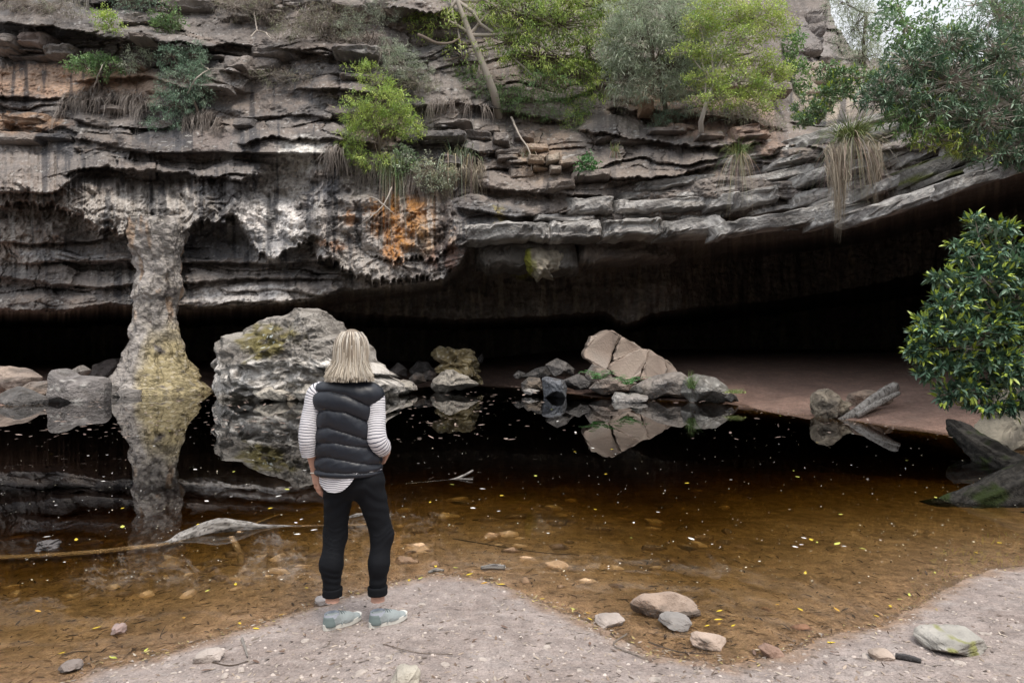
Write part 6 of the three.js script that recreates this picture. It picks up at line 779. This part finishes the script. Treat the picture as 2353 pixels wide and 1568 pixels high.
{ const stick = (label, pts, r0, col = [0.13, 0.095, 0.07]) => single('stick', paint(limb(pts.map(([u, v]) => onGround(u, v).add(V(0, r0 * 1.2, 0))), [[0, r0], [1, r0 * 0.5]], { n: 24, m: 6 }), () => col), M.wood, label, 'stick', 'sticks on sand and bed');
  stick('dark thin stick at the bottom left waterline', [[140, 1513], [170, 1504], [208, 1502]], 0.006); stick('curved pale root on the sand below the lowest bay', [[1630, 1452], [1600, 1478], [1650, 1500], [1690, 1515]].map(([u, v]) => [u - 190, v + 6]), 0.005, [0.3, 0.25, 0.21]); stick('dark branch lying on the bed right of the spit', [[1040, 1252], [1150, 1268], [1250, 1283], [1330, 1290]], 0.01, [0.1, 0.07, 0.05]); stick('black twig on the sand right of the pale root', [[1490, 1478], [1560, 1500], [1640, 1506]], 0.006); stick('thin straight twig across the lower middle sand', [[880, 1480], [960, 1500], [1040, 1504]], 0.003, [0.28, 0.22, 0.18]); stick('fine dark twig at the lower left of the sand', [[470, 1518], [530, 1530], [570, 1520]], 0.004); stick('pale bone like stick on the sand at lower left', [[555, 1470], [562, 1490], [568, 1512]], 0.008, [0.45, 0.41, 0.37]); }

// ---------------------------------------------------------------- leaves and litter
const leafMat = (c) => new THREE.MeshStandardMaterial({ color: new THREE.Color().setRGB(...c), roughness: 0.7, side: THREE.DoubleSide }), LM = { yellow: leafMat([0.62, 0.45, 0.03]), lime: leafMat([0.5, 0.52, 0.1]), brown: leafMat([0.14, 0.085, 0.06]), white: leafMat([0.8, 0.78, 0.74]), amber: leafMat([0.5, 0.28, 0.04]) }, flatLeaf = leafShape(1, 0.36, 0.08, -0.03), petal = leafShape(1, 0.6, 0.12, -0.06);
function fallen(name, label, group, p, len, mat, r, shape = flatLeaf) { const m = single(name, shape, mat, label, 'leaf', group); m.position.copy(p); m.scale.setScalar(len); m.rotation.set(r.r(-0.12, 0.12), r() * 6.28, r.r(-0.12, 0.12)); }
{
  const r = rng(900), shoreLeaves = [[1572, 1388], [1600, 1408], [1545, 1420], [1630, 1436], [1640, 1424], [1655, 1432], [1680, 1440], [1345, 1408], [1360, 1425], [1405, 1410], [1418, 1420], [1320, 1402], [1900, 1478], [2020, 1418], [2060, 1376], [2090, 1370], [2044, 1390], [1790, 1388], [420, 1418], [640, 1414], [580, 1444], [548, 1430], [330, 1498], [210, 1446], [80, 1402], [540, 1340], [470, 1360], [860, 1305], [1000, 1298], [1040, 1304], [940, 1330], [960, 1332], [1160, 1342], [700, 1350], [1070, 1322], [1120, 1338], [150, 1498], [250, 1508], [870, 1378], [1240, 1376], [1660, 1402], [1930, 1406], [1845, 1404], [1850, 1320], [2150, 1318], [2240, 1268], [1990, 1262]];
  shoreLeaves.forEach(([u, v], i) => { const p = onWater(u, v), wet = inPool(p.x, p.z); const q = wet ? p.add(V(0, 0.004, 0)) : onGround(u, v).add(V(0, 0.006, 0)); fallen('yellow_leaf', 'fallen yellow leaf near the edge of the shallows', 'yellow leaves along the near shore', q, r.r(0.035, 0.065), r.pick([LM.yellow, LM.yellow, LM.lime, LM.amber]), r); });
  for (let i = 0; i < 90; i++) { const u = r.r(0, 2300), v = 930 + 330 * pow(r(), 0.8), p = onWater(u, v).add(V(0, 0.004, 0)); if (!inPool(p.x, p.z) || toLine(farShore, p.x, p.z) < 0.3) continue; fallen('floating_petal', 'pale petal or leaf scrap floating on the dark pool', 'scraps floating on the pool', p, r.r(0.03, 0.075), r.pick([LM.white, LM.white, LM.yellow, LM.lime]), r, petal); }
  for (const [u, v] of [[1455, 1499], [1500, 1521], [820, 1487], [870, 1402], [1355, 1478], [580, 1520], [960, 1420], [1790, 1505], [1905, 1500], [1240, 1450], [1150, 1440], [700, 1460], [1900, 1530], [1985, 1445], [2130, 1440], [1735, 1510], [1600, 1530], [1085, 1475], [460, 1545], [640, 1500]]) fallen('brown_leaf', 'curled brown dead leaf lying on the sand', 'dead leaves on the sand', onGround(u, v).add(V(0, 0.012, 0)), r.r(0.03, 0.06), LM.brown, r);
  const scatter = (name, label, category, n, place, shape, mat, size, col) => { const list = []; for (let i = 0; i < n * 3 && list.length < n; i++) { const p = place(); if (p) list.push([p, V(r.g(), r.r(-0.12, 0.12), r.g()), r.r(-0.3, 0.3), size(), col()]); } const g = new THREE.Group(); const m = leaves(scene, numbered(name), list, shape, mat); tag(m, label, category, null, 'stuff'); return m; };
  const inst = new THREE.MeshStandardMaterial({ roughness: 0.9, side: THREE.DoubleSide }), pebble = weld(new THREE.IcosahedronGeometry(0.5, 2)); { const p = pebble.attributes.position; for (let i = 0; i < p.count; i++) { const k = 1 + 0.35 * noise(p.getX(i) * 3, p.getY(i) * 3, p.getZ(i) * 3); p.setXYZ(i, p.getX(i) * k, p.getY(i) * k * 0.5, p.getZ(i) * k * 0.75); } finish(pebble); }
  const sand = () => { const u = r.r(-100, 2450), v = r.r(1290, 1680), p = onGround(u, v); return p.y > 0.004 ? p : null; }, bed = () => { const u = r.r(-50, 2400), v = 1200 + 380 * r(), p = onWater(u, v); if (!inPool(p.x, p.z)) return null; p.y = groundAt(p.x, p.z).y + 0.006; return p; }, edge = () => { const k = floor(r.r(3, nearShore.length - 2)), t = r(), x = lerp(nearShore[k][0], nearShore[k + 1][0], t) + 0.05 * r.g(), z = lerp(nearShore[k][1], nearShore[k + 1][1], t) + 0.08 * r.g(); return V(x, max(groundAt(x, z).y, 0) + 0.004, z); };
  scatter('shore_gravel', 'fine pale grit and pebbles scattered over the near sand', 'gravel', 3400, sand, pebble, inst, () => 0.005 + 0.024 * pow(r(), 5), () => tones(r, [[0.42, 0.36, 0.32], [0.3, 0.245, 0.21], [0.48, 0.42, 0.38]]));
  scatter('leaf_litter', 'small dry leaf bits scattered over the near sand', 'leaf litter', 3200, sand, flatLeaf, inst, () => r.r(0.012, 0.045), () => tones(r, [[0.16, 0.11, 0.08], [0.36, 0.29, 0.23], [0.42, 0.36, 0.3], [0.09, 0.07, 0.06]]));
  scatter('shoreline_litter', 'line of leaf bits and foam flecks along the near waterline', 'leaf litter', 900, edge, flatLeaf, inst, () => r.r(0.01, 0.035), () => tones(r, [[0.4, 0.35, 0.31], [0.2, 0.14, 0.1], [0.38, 0.3, 0.12], [0.14, 0.1, 0.075]]));
  scatter('bed_litter', 'dark leaf and twig bits lying on the pool bed', 'leaf litter', 3000, bed, LEAF.lance, inst, () => r.r(0.02, 0.09), () => tones(r, [[0.1, 0.06, 0.035], [0.2, 0.12, 0.06], [0.3, 0.18, 0.09], [0.07, 0.045, 0.03]]));
  scatter('floating_specks', 'tiny pale specks floating all over the pool', 'floating debris', 1100, () => { const u = r.r(-50, 2400), v = 920 + 420 * r(), p = onWater(u, v).add(V(0, 0.003, 0)); return inPool(p.x, p.z) ? p : null; }, petal, inst, () => 0.008 + 0.018 * r() * r(), () => tones(r, [[0.75, 0.73, 0.68], [0.6, 0.55, 0.4]]));
  const bank = () => { const u = r.r(-50, 2352), v = r.r(835, 1010), p = onGround(u, v); return p.y > 0.01 && p.z < -9 ? p : null; };
  scatter('bank_litter', 'leaf bits and small stones on the far sand bank', 'leaf litter', 900, bank, flatLeaf, inst, () => r.r(0.04, 0.13), () => tones(r, [[0.16, 0.11, 0.09], [0.3, 0.23, 0.19]]));
  // stones one can pick out on the sand
  for (let i = 0; i < 46; i++) { const u = r.r(300, 2300), v = r.r(1385, 1566), p = onGround(u, v); if (p.y < 0.02) continue; const g = outlineRock(Array.from({ length: 8 }, (_, k) => [cos(k / 8 * 2 * PI) * 100 * r.r(0.8, 1.15), sin(k / 8 * 2 * PI) * 100 * r.r(0.8, 1.15)]), FOCAL / 100, 1, { seed: 950 + i, facets: 7, rough: 0.1, around: 18, rings: 5 }), s = r.r(0.012, 0.042); g.scale(s, s * 0.36, s * r.r(0.5, 0.8)); finish(g); worldUV(g); paint(g, stoneTone([0.5, 0.45, 0.41], [0.36, 0.3, 0.26], i)); const m = single('pebble', g, M.stone, 'pale pebble half sunk in the near sand', 'pebble', 'pebbles on the near sand'); m.position.copy(p); m.rotation.y = r() * 6; }
}

// ---------------------------------------------------------------- tell the many alike scraps apart by what lies closest
{
  const marks = [['the long wet sandstone', 1530, 1400], ['the tan stone in the bay', 1630, 1480], ['the flat grey rock on the right sand', 2190, 1490], ['the left shoe', 785, 1425], ['the right shoe', 885, 1420], ['the tip of the sand spit', 1040, 1320], ['the bleached driftwood hump', 510, 1215], ['the black knobbly stone', 108, 1255], ['the floating forked twig', 1062, 1096], ['the pinkish stone in the shallows', 269, 1450], ['the dark bottom left stone', 160, 1535], ['the pale split stone', 478, 1510], ['the stone column foot', 365, 900], ['the big boulder foot', 640, 915], ['the knobbly white rock', 1045, 880], ['the flat slab below the cracked rock', 1455, 915], ['the driftwood log on the right bank', 1950, 950], ['the mossy log at right', 2260, 1150], ['the oblong stone beyond the spit', 1278, 1306], ['the long sloping sunken stone', 1618, 1252], ['the charred stick', 2086, 1518], ['the squared grey block', 170, 925], ['the shore at the right picture edge', 2352, 1298], ['the red brown wedge stone', 1775, 1498], ['the middle of the bottom picture edge', 1176, 1568], ['the vest hem', 880, 1080], ['the broad sunken stone', 390, 1308], ['the drowned branch fork', 555, 1290], ['the squared sunken stone', 30, 1325], ['the round brown sunken stone', 1545, 1298], ['the large flat sunken stone', 1130, 1240], ['the left picture edge', 0, 1340], ['the woman\'s right knee', 900, 1235], ['the small orange sunken stone', 1190, 1186]];
  const more_ = ['twenty first', 'twenty second', 'twenty third', 'twenty fourth', 'twenty fifth', 'twenty sixth', 'twenty seventh', 'twenty eighth'], nth = ['nearest', 'second nearest', 'third nearest', 'fourth nearest', 'fifth nearest', 'sixth nearest', 'seventh nearest', 'eighth nearest', 'ninth nearest', 'tenth nearest', 'eleventh nearest', 'twelfth nearest', 'thirteenth nearest', 'fourteenth nearest', 'fifteenth nearest', 'sixteenth nearest', 'seventeenth nearest', 'eighteenth nearest', 'nineteenth nearest', 'twentieth nearest', ...more_.map((w) => w + ' nearest')];
  const alike = { 'pale pebble half sunk in the near sand': 'pale pebble in the sand', 'flat brown stone among many on the pool bed': 'flat brown sunken stone', 'pale petal or leaf scrap floating on the dark pool': 'floating leaf scrap', 'fallen yellow leaf near the edge of the shallows': 'fallen yellow leaf', 'curled brown dead leaf lying on the sand': 'curled brown dead leaf' }, piles = new Map();
  for (const o of scene.children) { const what = alike[o.userData.label]; if (!what) continue; const p = o.position, u = MID_X - p.x / p.z * FOCAL, v = MID_Y - (p.y - EYE) / -p.z * FOCAL; let best = null; for (const m of marks) { const d = hypot(m[1] - u, m[2] - v); if (!best || d < best.d) best = { d, m, o }; } const key = what + '|' + best.m[0]; if (!piles.has(key)) piles.set(key, []); piles.get(key).push(best); }
  for (const [key, list] of piles) { const [what, mark] = key.split('|'); list.sort((a, b) => a.d - b.d).forEach((e, i) => { e.o.userData.label = what + ', ' + (nth[i] ?? 'one of the farther ones') + (nth[i] ? ' to ' : ' around ') + mark; }); }
}
renderer.render(scene, camera);
